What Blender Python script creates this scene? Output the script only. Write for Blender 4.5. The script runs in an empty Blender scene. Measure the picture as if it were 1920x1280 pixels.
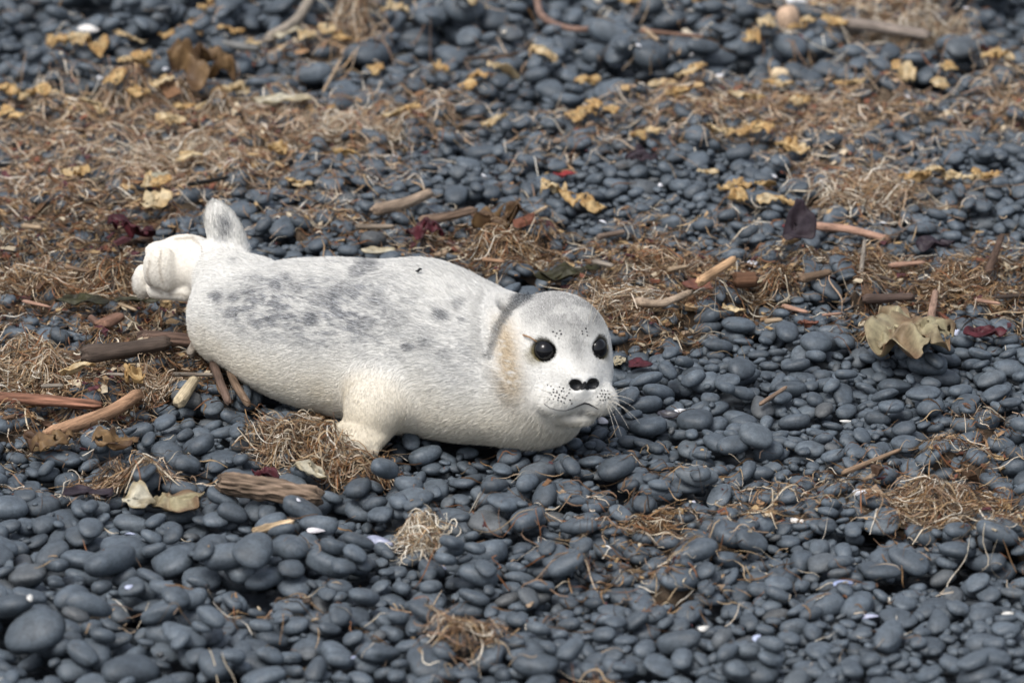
import bpy, bmesh, math, random
import numpy as np
from mathutils import Vector, Matrix
from mathutils.bvhtree import BVHTree

random.seed(7)
rng = np.random.default_rng(7)
scene = bpy.context.scene
COL = scene.collection

# ------------------------------------------------------------------ camera, sky, sun, exposure
D, PITCH = 7.0, math.radians(20.5)
LENS = 36.0 * D / 1.53
CAM = np.array([0.0, -D * math.cos(PITCH), D * math.sin(PITCH)])
FW = np.array([0.0, math.cos(PITCH), -math.sin(PITCH)])
UP = np.array([0.0, math.sin(PITCH), math.cos(PITCH)])
RT = np.array([1.0, 0.0, 0.0])
cam_data = bpy.data.cameras.new('camera')
cam = bpy.data.objects.new('camera', cam_data)
COL.objects.link(cam)
scene.camera = cam
cam.location = CAM
cam.rotation_euler = (math.pi / 2 - PITCH, 0, 0)
cam_data.lens = LENS
cam_data.sensor_width = 36
cam_data.clip_end = 2000
cam_data.dof.use_dof = True
cam_data.dof.focus_distance = 6.72
cam_data.dof.aperture_fstop = 4.6

SUN_EL, SUN_AZ = math.radians(62), math.radians(-38)      # azimuth: from behind-left of the camera
world = bpy.data.worlds.new('World')
scene.world = world
world.use_nodes = True
wn = world.node_tree.nodes
wl = world.node_tree.links
sky = wn.new('ShaderNodeTexSky')
sky.sky_type = 'NISHITA'
sky.sun_disc = False
sky.sun_elevation = SUN_EL
sky.sun_rotation = math.pi + SUN_AZ * -1
sky.dust_density = 4.0
hs = wn.new('ShaderNodeHueSaturation')                     # thin overcast: the blue of the sky is washed out
hs.inputs['Saturation'].default_value = 0.55
wl.new(sky.outputs[0], hs.inputs['Color'])
wl.new(hs.outputs[0], wn['Background'].inputs['Color'])
wn['Background'].inputs['Strength'].default_value = 0.13
sd = bpy.data.lights.new('sun', 'SUN')
sd.energy = 1.5
sd.angle = math.radians(22)
sd.color = (1.0, 0.98, 0.95)
sun = bpy.data.objects.new('sun', sd)
COL.objects.link(sun)
sdir = Vector((math.sin(SUN_AZ) * math.cos(SUN_EL), -math.cos(SUN_AZ) * math.cos(SUN_EL), math.sin(SUN_EL)))
sun.rotation_euler = sdir.to_track_quat('Z', 'Y').to_euler()
scene.view_settings.view_transform = 'Standard'
scene.view_settings.look = 'None'
scene.view_settings.exposure = 0.62
scene.view_settings.gamma = 1.0
scene.cycles.use_denoising = True
scene.cycles.max_bounces = 6

# ------------------------------------------------------------------ helpers
WPX = 1.53 / D / 1920.0


def ray(px, py):
    d = FW + RT * (px - 960) * WPX + UP * (640 - py) * WPX
    return d


def at(px, py, z=0.0):
    """ground (height z) point seen at a pixel of the photograph"""
    d = ray(px, py)
    return CAM + d * ((z - CAM[2]) / d[2])


def aty(px, py, y):
    """point seen at a pixel at world depth y"""
    d = ray(px, py)
    return CAM + d * ((y - CAM[1]) / d[1])


def proj(P):
    P = np.asarray(P, float)
    q = P - CAM
    w = q @ FW
    return np.stack([960 + (q @ RT) / w / WPX, 640 - (q @ UP) / w / WPX], -1)


def pxm(py):
    """metres per photo pixel on the ground near row py"""
    return np.linalg.norm(at(960, py) - CAM) * WPX


def hash3(i, j, k, seed):
    h = (i * 374761393 + j * 668265263 + k * 2147483647 + seed * 1274126177) & 0xFFFFFFFF
    h = ((h ^ (h >> 13)) * 1274126177) & 0xFFFFFFFF
    h = (h ^ (h >> 16)) & 0xFFFFFFFF
    return h.astype(np.float64) / 4294967295.0


def vnoise(P, seed=0):
    P = np.asarray(P, float)
    I = np.floor(P).astype(np.int64)
    f = P - I
    f = f * f * (3 - 2 * f)
    out = 0
    for a in (0, 1):
        wa = f[..., 0] if a else 1 - f[..., 0]
        for b in (0, 1):
            wb = f[..., 1] if b else 1 - f[..., 1]
            for c in (0, 1):
                wc = f[..., 2] if c else 1 - f[..., 2]
                out = out + wa * wb * wc * hash3(I[..., 0] + a, I[..., 1] + b, I[..., 2] + c, seed)
    return out


def fbm(P, seed=0, oct=3):
    P = np.asarray(P, float)
    s, amp, tot = 0, 1.0, 0
    for o in range(oct):
        s = s + amp * vnoise(P * 2 ** o + 17.3 * o, seed + o)
        tot += amp
        amp *= 0.5
    return s / tot


def sstep(a, b, x):
    t = np.clip((x - a) / (b - a), 0, 1)
    return t * t * (3 - 2 * t)


def mesh_np(name, V, F, mat=None, attrs=None, smooth=True):
    """mesh from numpy verts and an array (or list of arrays) of tris / quads; attrs: name -> per-vertex colour or float"""
    Fs = F if isinstance(F, (list, tuple)) else [F]
    Fs = [np.asarray(f, np.int32) for f in Fs if len(f)]
    me = bpy.data.meshes.new(name)
    V = np.asarray(V, np.float32)
    me.vertices.add(len(V))
    me.vertices.foreach_set('co', V.ravel())
    li = np.concatenate([f.ravel() for f in Fs])
    tot = np.concatenate([np.full(len(f), f.shape[1], np.int32) for f in Fs])
    st = np.concatenate([[0], np.cumsum(tot)[:-1]]).astype(np.int32)
    me.loops.add(len(li))
    me.loops.foreach_set('vertex_index', li)
    me.polygons.add(len(tot))
    me.polygons.foreach_set('loop_start', st)
    for k, a in (attrs or {}).items():
        a = np.asarray(a, np.float32)
        if a.ndim == 1:
            at_ = me.attributes.new(k, 'FLOAT', 'POINT')
            at_.data.foreach_set('value', a)
        else:
            at_ = me.attributes.new(k, 'FLOAT_COLOR', 'POINT')
            c = np.ones((len(V), 4), np.float32)
            c[:, :3] = a
            at_.data.foreach_set('color', c.ravel())
    me.update(calc_edges=True)
    me.polygons.foreach_set('use_smooth', np.full(len(tot), smooth))
    if mat:
        me.materials.append(mat)
    return me


def link(name, data, parent=None, label=None, cat=None, group=None, kind=None, loc=None):
    o = bpy.data.objects.new(name, data)
    COL.objects.link(o)
    if parent:
        o.parent = parent
    if loc is not None:
        o.location = loc
    if label:
        o['label'] = label
    if cat:
        o['category'] = cat
    if group:
        o['group'] = group
    if kind:
        o['kind'] = kind
    return o


class NT:
    def __init__(self, name):
        self.m = bpy.data.materials.new(name)
        self.m.use_nodes = True
        self.t = self.m.node_tree
        self.b = self.t.nodes['Principled BSDF']

    def n(self, typ, **kw):
        nd = self.t.nodes.new('ShaderNode' + typ)
        for k, v in kw.items():
            if k.startswith('i_'):
                nd.inputs[k[2:].replace('_', ' ')].default_value = v
            else:
                setattr(nd, k, v)
        return nd

    def l(self, a, b):
        self.t.links.new(a, b)

    def coords(self, kind='Object', scale=(1, 1, 1)):
        c = self.n('TexCoord')
        mp = self.n('Mapping')
        mp.inputs['Scale'].default_value = scale
        self.l(c.outputs[kind], mp.inputs['Vector'])
        return mp.outputs[0]

    def noise(self, vec, scale, detail=3, rough=0.5):
        nz = self.n('TexNoise')
        nz.inputs['Scale'].default_value = scale
        nz.inputs['Detail'].default_value = detail
        nz.inputs['Roughness'].default_value = rough
        self.l(vec, nz.inputs['Vector'])
        return nz.outputs['Fac']

    def ramp(self, fac, stops):
        r = self.n('ValToRGB')
        e = r.color_ramp.elements
        while len(e) < len(stops):
            e.new(0.5)
        for i, (p, c) in enumerate(stops):
            e[i].position = p
            e[i].color = (*c, 1) if len(c) == 3 else c
        self.l(fac, r.inputs[0])
        return r.outputs[0]

    def mix(self, a, b, fac, mode='MIX'):
        m = self.n('MixRGB', blend_type=mode)
        for s, v in ((m.inputs[1], a), (m.inputs[2], b), (m.inputs[0], fac)):
            if hasattr(v, 'is_linked'):
                self.l(v, s)
            elif isinstance(v, (int, float)):
                s.default_value = v
            else:
                s.default_value = (*v, 1)
        return m.outputs[0]

    def bump(self, h, strength, dist):
        b = self.n('Bump')
        b.inputs['Strength'].default_value = strength
        b.inputs['Distance'].default_value = dist
        self.l(h, b.inputs['Height'])
        self.l(b.outputs[0], self.b.inputs['Normal'])

    def attr(self, name, out='Color'):
        a = self.n('Attribute')
        a.attribute_name = name
        return a.outputs[out]

    def set(self, **kw):
        for k, v in kw.items():
            self.b.inputs[k.replace('_', ' ')].default_value = v


# ------------------------------------------------------------------ materials
STONE = (0.072, 0.089, 0.106)


def pebble_material(name, per_object):
    m = NT(name)
    if per_object:
        oi = m.n('ObjectInfo')
        tint = oi.outputs['Random']
    else:
        tint = m.attr('tint', 'Fac')
    base = m.ramp(tint, [(0.0, tuple(x * 0.74 for x in STONE)), (0.5, STONE), (0.86, tuple(x * 1.22 for x in STONE)),
                         (0.94, (0.088, 0.106, 0.122)), (1.0, (0.072, 0.076, 0.078))])
    geo = m.n('NewGeometry')
    P = geo.outputs['Position']
    big = m.ramp(m.noise(P, 55, 5, 0.62), [(0.3, (0.70,) * 3), (0.7, (1.30,) * 3)])
    c = m.mix(base, big, 1.0, 'MULTIPLY')
    mott = m.ramp(m.noise(P, 230, 3, 0.6), [(0.32, (0.80,) * 3), (0.68, (1.18,) * 3)])
    c = m.mix(c, mott, 1.0, 'MULTIPLY')
    vein = m.ramp(m.noise(P, 26, 2), [(0.488, (1, 1, 1)), (0.499, (0.52,) * 3), (0.510, (1, 1, 1))])
    c = m.mix(c, vein, 0.55, 'MULTIPLY')
    pores = m.ramp(m.noise(P, 900, 2), [(0.30, (0.62,) * 3), (0.42, (1, 1, 1))])
    c = m.mix(c, pores, 0.8, 'MULTIPLY')
    salt = m.ramp(m.noise(P, 620, 1), [(0.74, (0, 0, 0)), (0.79, (1, 1, 1))])
    sm = m.n('Math', operation='MULTIPLY')
    m.l(salt, sm.inputs[0])
    sm.inputs[1].default_value = 0.35
    c = m.mix(c, (0.35, 0.37, 0.38), sm.outputs[0])
    m.l(c, m.b.inputs['Base Color'])
    rr = m.ramp(m.noise(P, 35, 2), [(0.3, (0.44,) * 3), (0.7, (0.64,) * 3)])
    m.l(rr, m.b.inputs['Roughness'])
    m.set(Specular_IOR_Level=0.42)
    m.bump(m.noise(P, 330, 5, 0.7), 0.42, 0.0016)
    return m.m


M_PEB = pebble_material('slate_pebbles', False)
M_PEBO = pebble_material('slate_pebble_single', True)


def plain_stone(name, col):
    m = NT(name)
    v = m.coords('Object', (1, 1, 1))
    c = m.mix(col, m.ramp(m.noise(v, 3, 4), [(0.3, (0.72,) * 3), (0.7, (1.15,) * 3)]), 1.0, 'MULTIPLY')
    m.l(c, m.b.inputs['Base Color'])
    m.set(Roughness=0.7)
    m.bump(m.noise(v, 30, 3), 0.2, 0.02)
    return m.m


def attr_material(name, rough=0.7, grain=None, transl=0.0, noise_scale=90, lo=0.7, hi=1.2, spec=0.3, bump=(0.3, 0.002)):
    """colour from the 'col' vertex attribute, broken up by noise; optional lengthwise grain and translucency"""
    m = NT(name)
    col = m.attr('col')
    if grain:
        v = m.coords('Object', grain)
        nz = m.noise(v, 1.0, 5, 0.65)
        c = m.mix(col, m.ramp(nz, [(0.30, (0.38,) * 3), (0.5, (0.9,) * 3), (0.72, (1.35,) * 3)]), 1.0, 'MULTIPLY')
        h = nz
    else:
        geo = m.n('NewGeometry')
        h = m.noise(geo.outputs['Position'], noise_scale, 4, 0.6)
        c = m.mix(col, m.ramp(h, [(0.28, (lo,) * 3), (0.72, (hi,) * 3)]), 1.0, 'MULTIPLY')
    m.l(c, m.b.inputs['Base Color'])
    m.set(Roughness=rough, Specular_IOR_Level=spec)
    m.bump(h, *bump)
    if transl:
        tr = m.n('BsdfTranslucent')
        m.l(c, tr.inputs['Color'])
        mx = m.n('MixShader')
        mx.inputs[0].default_value = transl
        m.l(m.b.outputs[0], mx.inputs[1])
        m.l(tr.outputs[0], mx.inputs[2])
        m.l(mx.outputs[0], m.t.nodes['Material Output'].inputs['Surface'])
    return m.m


M_STRAND = attr_material('dried_seagrass', 0.6, transl=0.18, noise_scale=150)
M_KELP = attr_material('dried_kelp', 0.5, transl=0.30, noise_scale=70, lo=0.55, hi=1.25, bump=(0.5, 0.003))
M_WOOD = attr_material('weathered_wood', 0.85, grain=(14, 260, 260), bump=(0.6, 0.004), spec=0.15)
M_CHIP = attr_material('wrack_litter', 0.85, noise_scale=160, lo=0.5, hi=1.35, spec=0.15)
M_SHELL = attr_material('shell', 0.35, noise_scale=220, lo=0.75, hi=1.1, spec=0.5)
M_FUR = attr_material('pup_fur', 0.75, noise_scale=260, lo=0.88, hi=1.06, spec=0.12, bump=(0.25, 0.002))


def simple(name, col, rough, spec=0.5, coat=0.0):
    m = NT(name)
    m.set(Roughness=rough, Specular_IOR_Level=spec, Coat_Weight=coat)
    geo = m.n('NewGeometry')
    c = m.mix(col, m.ramp(m.noise(geo.outputs['Position'], 300, 2), [(0.3, (0.8,) * 3), (0.7, (1.1,) * 3)]), 1.0, 'MULTIPLY')
    m.l(c, m.b.inputs['Base Color'])
    return m.m


M_EYE = simple('eye_black', (0.005, 0.005, 0.006), 0.07, 0.38, 0.0)
M_NOSE = simple('nose_black', (0.010, 0.010, 0.011), 0.42, 0.4)
M_WHISKER = simple('whisker', (0.62, 0.58, 0.50), 0.4)
M_CLAW = simple('claw', (0.05, 0.04, 0.035), 0.4)

# ground under and beyond the built pebbles
g = NT('beach_ground')
gp = g.n('NewGeometry').outputs['Position']
vor = g.n('TexVoronoi', feature='F1')
vor.inputs['Scale'].default_value = 28
g.l(gp, vor.inputs['Vector'])
g.l(g.ramp(vor.outputs['Distance'], [(0.0, (0.075, 0.09, 0.108)), (0.6, (0.05, 0.06, 0.072)), (0.85, (0.012, 0.012, 0.012))]), g.b.inputs['Base Color'])
inv = g.n('Math', operation='SUBTRACT')
inv.inputs[0].default_value = 1.0
g.l(vor.outputs['Distance'], inv.inputs[1])
g.bump(inv.outputs[0], 1.0, 0.03)
g.set(Roughness=0.8)
M_GROUND = g.m

# ------------------------------------------------------------------ pebble shapes
def cube_sphere(n):
    bm = bmesh.new()
    bmesh.ops.create_cube(bm, size=2)
    bmesh.ops.subdivide_edges(bm, edges=bm.edges[:], cuts=n - 1, use_grid_fill=True)
    V = np.array([v.co[:] for v in bm.verts])
    F = np.array([[v.index for v in f.verts] for f in bm.faces])
    bm.free()
    V = np.tan(V * math.pi / 4 * 0.96)
    return V / np.linalg.norm(V, axis=1)[:, None], F


SPH = {n: cube_sphere(n) for n in (2, 3, 4, 6, 8)}
NSHAPE = 28
_sp = []
for k in range(NSHAPE):
    r_ = np.random.default_rng(100 + k)
    _sp.append((r_.uniform(2.0, 2.7), r_.normal(size=(4, 3)) * 1.5, r_.uniform(0, 6.28, 4), r_.uniform(0.02, 0.07, 4), r_.uniform(-0.22, 0.22, 2)))


def pebble_shape(k, n):
    d, F = SPH[n]
    e, w, ph, am, tp = _sp[k]
    r = (np.abs(d) ** e).sum(1) ** (-1 / e)
    r = r * (1 + (am * np.sin(d @ w.T + ph)).sum(1))
    V = d * r[:, None]
    V[:, 1] *= 1 + tp[0] * V[:, 0]
    V[:, 2] *= 1 + tp[1] * V[:, 0]
    return V / np.abs(V).max(0), F


def rotmat(yaw, sx, sy):
    """yaw about z, then tilt so that the plane has slopes sx, sy (arrays)"""
    n = np.stack([-sx, -sy, np.ones_like(sx)], -1)
    n /= np.linalg.norm(n, axis=-1, keepdims=True)
    x = np.stack([np.cos(yaw), np.sin(yaw), np.zeros_like(yaw)], -1)
    x = x - (x * n).sum(-1, keepdims=True) * n
    x /= np.linalg.norm(x, axis=-1, keepdims=True)
    y = np.cross(n, x)
    return np.stack([x, y, n], -1)


# ------------------------------------------------------------------ beach: pebbles dropped one by one onto a height field
RES = 0.004
X0, X1, Y0, Y1 = -1.45, 1.45, -1.65, 2.4
NX, NY = int((X1 - X0) / RES), int((Y1 - Y0) / RES)
gx = X0 + RES * np.arange(NX)
gy = Y0 + RES * np.arange(NY)
GX, GY = np.meshgrid(gx, gy, indexing='ij')
H = 0.035 * fbm(np.stack([GX * 2.2, GY * 2.2, GX * 0], -1), 3, 2)
H0 = float(H.mean())

heroes = [  # px, py, width px, height px of stones that stand out in the photograph
    (85, 1112, 112, 74), (105, 1187, 76, 56), (372, 1157, 84, 56), (622, 1070, 92, 54), (548, 1062, 84, 58),
    (1390, 782, 74, 48), (1443, 846, 60, 46), (1010, 900, 76, 62), (932, 893, 60, 40), (1024, 1050, 74, 40),
    (1846, 1200, 74, 58), (1405, 1262, 112, 58), (1662, 1042, 74, 42), (1190, 900, 64, 44), (345, 885, 70, 44),
    (268, 815, 58, 40), (380, 757, 56, 42), (80, 945, 70, 40), (250, 975, 74, 40), (165, 1052, 100, 44),
    (1320, 740, 60, 34), (1745, 785, 56, 36), (1640, 776, 58, 34), (1225, 770, 70, 40), (1560, 1090, 60, 40),
    (340, 1260, 64, 40), (250, 1225, 56, 40), (1490, 1165, 62, 44), (1215, 1170, 56, 38), (880, 1075, 60, 36),
    (300, 1130, 100, 40), (235, 1085, 52, 48), (510, 1240, 60, 34), (700, 1015, 56, 34), (140, 1235, 70, 44),
    (1000, 985, 60, 40), (1085, 920, 50, 30), (1800, 735, 50, 30), (1700, 690, 44, 30), (770, 938, 58, 40),
    (600, 20, 60, 36), (540, 28, 64, 32), (1225, 48, 50, 36), (1040, 60, 44, 34), (380, 46, 66, 34), (20, 85, 50, 34),
    (415, 320, 40, 30), (210, 318, 40, 26), (75, 290, 40, 26), (765, 272, 34, 20), (1360, 95, 50, 34), (700, 28, 60, 30),
    (170, 20, 60, 40), (40, 20, 60, 40), (320, 12, 60, 34), (860, 20, 60, 36), (1400, 30, 60, 36), (640, 100, 50, 26),
    (1840, 395, 50, 24), (1880, 330, 44, 24), (1205, 330, 34, 20), (350, 365, 46, 30), (235, 385, 44, 26)]


def size_field(x, y):
    s = 1.0 + 0.50 * sstep(1.05, 1.5, y) - 0.12 * sstep(-0.2, 0.2, y) * (1 - sstep(0.9, 1.2, y))
    s = s + 0.30 * sstep(0.1, -0.4, x) * sstep(-0.6, -0.9, y) - 0.05 * sstep(0.0, 0.4, x) * sstep(-0.5, -0.8, y)
    return s


peb = []        # x, y, z, a, b, c, yaw, sx, sy, hero


def drop(x, y, a, b, c, yaw, K, hero=0, jit=0.0):
    n = int(a / RES) + 1
    o = np.arange(-n, n + 1) * RES
    dx, dy = o[:, None], o[None, :]
    cu, su = math.cos(yaw), math.sin(yaw)
    q = ((dx * cu + dy * su) / a) ** 2 + ((-dx * su + dy * cu) / b) ** 2
    ins = q < 1
    hg = np.where(ins, c * np.sqrt(np.maximum(0, 1 - q)), -9.0)
    best = None
    for k in range(K):
        xx, yy = (x, y) if k == 0 else (x + random.uniform(-1, 1) * jit, y + random.uniform(-1, 1) * jit)
        i, j = int((xx - X0) / RES), int((yy - Y0) / RES)
        if i - n < 0 or j - n < 0 or i + n + 1 >= NX or j + n + 1 >= NY:
            continue
        z = (H[i - n:i + n + 1, j - n:j + n + 1] + hg).max()
        if best is None or z < best[0]:
            best = (z, i, j)
    if best is None:
        return
    z, i, j = best
    if a < 0.015 and not hero:
        w_ = 7
        if z - c > H[max(0, i - w_):i + w_ + 1, max(0, j - w_):j + w_ + 1].mean() + 0.0035:
            return
    Hp = H[i - n:i + n + 1, j - n:j + n + 1]
    w = ins.astype(float)
    sw = w.sum()
    m = (Hp * w).sum() / sw
    sx = float(np.clip((w * (Hp - m) * dx).sum() / ((w * dx * dx).sum() + 1e-9), -0.42, 0.42)) * 0.8 + random.gauss(0, 0.06)
    sy = float(np.clip((w * (Hp - m) * dy).sum() / ((w * dy * dy).sum() + 1e-9), -0.42, 0.42)) * 0.8 + random.gauss(0, 0.06)
    pl = sx * dx + sy * dy
    z = float((Hp - pl + hg).max()) - 0.16 * c
    np.maximum(Hp, np.where(ins, z + pl + hg, -9), out=Hp)
    peb.append((gx[i], gy[j], z, a, b, c, yaw, sx, sy, hero))


def rand_dims(s):
    a = min(0.032, max(0.0055, 0.0116 * math.exp(random.gauss(0, 0.42)))) * s
    return a, a * random.uniform(0.56, 0.90), a * random.uniform(0.34, 0.54)


def rain(n, K, jit, small=1.0):
    for _ in range(n):
        x, y = random.uniform(X0, X1), random.uniform(Y0, Y1)
        inside = abs(x) < 0.72 + (y + 1.3) * 0.115 and -1.35 < y < 2.0
        if not inside and random.random() < 0.55:
            continue
        s = float(size_field(x, y)) * (1.0 if inside else 1.45)
        if random.random() > (0.88 / s) ** 2.3:
            continue
        a, b, c = rand_dims(s * small)
        drop(x, y, a, b, c, random.gauss(0, 1.1), K, 0, jit)


rain(30000, 2, 0.018)
for (px, py, w, h) in heroes:
    p = at(px, py)
    k = pxm(py)
    a = w * k / 2
    b = a * random.uniform(0.68, 0.85)
    drop(p[0], p[1], a, b, max(0.3 * a, min(0.62 * a, h * k / 2 * 0.86)), random.uniform(-0.5, 0.5), 1, 1)
rain(36000, 6, 0.022)
rain(22000, 8, 0.016, 0.66)
peb = np.array(peb)
vis_d = (np.abs(peb[:, 0]) < 1.0) & (peb[:, 1] > -1.25) & (peb[:, 1] < 1.8)
cx = (np.abs(GX[::8, ::8]) < 0.9) & (GY[::8, ::8] > -1.2) & (GY[::8, ::8] < 1.8)
# take the slow drift of the pile height out, so that the beach stays level
CS = 12
nxc, nyc = NX // CS, NY // CS
tr_ = H[:nxc * CS, :nyc * CS].reshape(nxc, CS, nyc, CS).mean((1, 3))
tr_ = np.pad(tr_, 2, mode='edge')
for _ in range(7):
    tp_ = np.pad(tr_, 1, mode='edge')
    tr_ = (tp_[1:-1, 1:-1] * 2 + tp_[2:, 1:-1] + tp_[:-2, 1:-1] + tp_[1:-1, 2:] + tp_[1:-1, :-2]) / 6


def trend(x, y):
    fx = np.clip((np.asarray(x) - X0) / (RES * CS) + 1.5, 0, tr_.shape[0] - 1.001)
    fy = np.clip((np.asarray(y) - Y0) / (RES * CS) + 1.5, 0, tr_.shape[1] - 1.001)
    i, j = fx.astype(int), fy.astype(int)
    u, v = fx - i, fy - j
    return tr_[i, j] * (1 - u) * (1 - v) + tr_[i + 1, j] * u * (1 - v) + tr_[i, j + 1] * (1 - u) * v + tr_[i + 1, j + 1] * u * v


def lie(x, y):
    return 0.016 * (fbm(np.stack([np.asarray(x) * 2.6, np.asarray(y) * 2.6, np.zeros_like(x)], -1), 3, 2) - 0.5)


HT_ = trend(GX, GY) - lie(GX, GY)
H -= HT_
peb[:, 2] -= trend(peb[:, 0], peb[:, 1]) - lie(peb[:, 0], peb[:, 1])
med = float(np.median(H[::8, ::8][cx]))
H -= med
peb[:, 2] -= med
GROUND_Z = -0.055


def sampH(x, y, HH=None):
    HH = H if HH is None else HH
    fx = np.clip((np.asarray(x) - X0) / RES, 0, NX - 2)
    fy = np.clip((np.asarray(y) - Y0) / RES, 0, NY - 2)
    i, j = fx.astype(int), fy.astype(int)
    u, v = fx - i, fy - j
    return (HH[i, j] * (1 - u) * (1 - v) + HH[i + 1, j] * u * (1 - v) + HH[i, j + 1] * (1 - u) * v + HH[i + 1, j + 1] * u * v)


# keep only the pebbles that still show
keep = np.zeros(len(peb), bool)
expo = np.zeros(len(peb))
for q, (x, y, z, a, b, c, yaw, sx, sy, hero) in enumerate(peb):
    n = int(a / RES) + 1
    i, j = int(round((x - X0) / RES)), int(round((y - Y0) / RES))
    o = np.arange(-n, n + 1) * RES
    dx, dy = o[:, None], o[None, :]
    cu, su = math.cos(yaw), math.sin(yaw)
    qq = ((dx * cu + dy * su) / a) ** 2 + ((-dx * su + dy * cu) / b) ** 2
    ins = qq < 0.95
    top = z + sx * dx + sy * dy + c * np.sqrt(np.maximum(0, 1 - qq))
    e = (ins & (H[i - n:i + n + 1, j - n:j + n + 1] - top < 0.003)).sum()
    expo[q] = e * RES * RES
    keep[q] = e > 0.06 * ins.sum()
peb, expo = peb[keep], expo[keep]

# ------------------------------------------------------------------ the seal pup: a signed distance field meshed by surface nets
def smin(a, b, k):
    h = np.clip(0.5 + 0.5 * (b - a) / k, 0, 1)
    return b * (1 - h) + a * h - k * h * (1 - h)


def smax(a, b, k):
    return -smin(-a, -b, k)


def ell(P, c, r, R=None):
    q = P - np.asarray(c)
    if R is not None:
        q = q @ R
    r = np.asarray(r)
    k0 = np.sqrt(((q / r) ** 2).sum(-1))
    k1 = np.sqrt(((q / (r * r)) ** 2).sum(-1)) + 1e-9
    return k0 * (k0 - 1.0) / k1


def rcone(P, a, b, ra, rb):
    a, b = np.asarray(a, float), np.asarray(b, float)
    ab = b - a
    h = np.clip(((P - a) @ ab) / (ab @ ab), 0, 1)
    return np.linalg.norm(P - a - h[..., None] * ab, axis=-1) - (ra + (rb - ra) * h)


# spine stations: photo column, body centre in world, half width, half height
ST = np.array([  # x, y, zc, a, b
    (-0.400, -0.131, 0.088, 0.0740, 0.0750),
    (-0.385, -0.142, 0.088, 0.0785, 0.0790),
    (-0.348, -0.170, 0.091, 0.0960, 0.0930),
    (-0.287, -0.212, 0.096, 0.119, 0.106),
    (-0.207, -0.267, 0.103, 0.128, 0.115),
    (-0.140, -0.312, 0.111, 0.132, 0.124),
    (-0.080, -0.352, 0.107, 0.126, 0.117),
    (-0.030, -0.386, 0.100, 0.116, 0.103),
    (0.012, -0.412, 0.097, 0.100, 0.090)])
AX0 = ST[0, :2]
AXD = ST[-1, :2] - ST[0, :2]
AXL = np.linalg.norm(AXD)
AXD = AXD / AXL
AXN = np.array([-AXD[1], AXD[0]])
T_ = (ST[:, :2] - AX0) @ AXD
L_ = (ST[:, :2] - AX0) @ AXN
tt = np.linspace(-0.03, AXL + 0.04, 240)


def cubic(xs, ys, x):
    """Catmull-Rom through the stations"""
    m = np.gradient(ys, xs)
    i = np.clip(np.searchsorted(xs, x) - 1, 0, len(xs) - 2)
    h = xs[i + 1] - xs[i]
    t = np.clip((x - xs[i]) / h, 0, 1)
    return ((2 * t ** 3 - 3 * t ** 2 + 1) * ys[i] + (t ** 3 - 2 * t ** 2 + t) * h * m[i] + (-2 * t ** 3 + 3 * t ** 2) * ys[i + 1] + (t ** 3 - t ** 2) * h * m[i + 1])


tl, tz, ta, tb = (cubic(T_, v, tt) for v in (L_, ST[:, 2], ST[:, 3], ST[:, 4]))


def body_coords(P):
    t = (P[..., 0] - AX0[0]) * AXD[0] + (P[..., 1] - AX0[1]) * AXD[1]
    l = (P[..., 0] - AX0[0]) * AXN[0] + (P[..., 1] - AX0[1]) * AXN[1]
    tc = np.clip(t, 0, AXL)
    return t, l - np.interp(tc, tt, tl), P[..., 2] - np.interp(tc, tt, tz), np.interp(tc, tt, ta), np.interp(tc, tt, tb)


# head frame
YAW, ROLL, HPITCH = math.radians(19), math.radians(5), math.radians(-2)
HC = aty(1043, 651, -0.405)
Rh = Matrix.Rotation(YAW, 3, 'Z') @ Matrix.Rotation(HPITCH, 3, 'X') @ Matrix.Rotation(ROLL, 3, 'Y')
Rh = np.array(Rh)
HX, HF, HU = Rh @ np.array([1, 0, 0]), Rh @ np.array([0, -1, 0]), Rh @ np.array([0, 0, 1])
HB = np.stack([HX, HF, HU], -1)        # columns: image-right, forward, up


def hp(a, f, u):
    return HC + HX * a + HF * f + HU * u


EYES = [hp(-0.0395, 0.0592, 0.0150), hp(0.0362, 0.0602, 0.0160)]
EYE_R = 0.0158
NOSE = hp(0.0, 0.118, -0.028)
# fore flipper and hind flippers
FS = np.array([-0.170, -0.385, 0.085])
FW1 = aty(702, 768, -0.450)
FT = aty(680, 810, -0.474)
HU1 = aty(441, 487, -0.030)
HU2 = aty(414, 418, -0.018)
FIST = aty(338, 500, -0.005)


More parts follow.
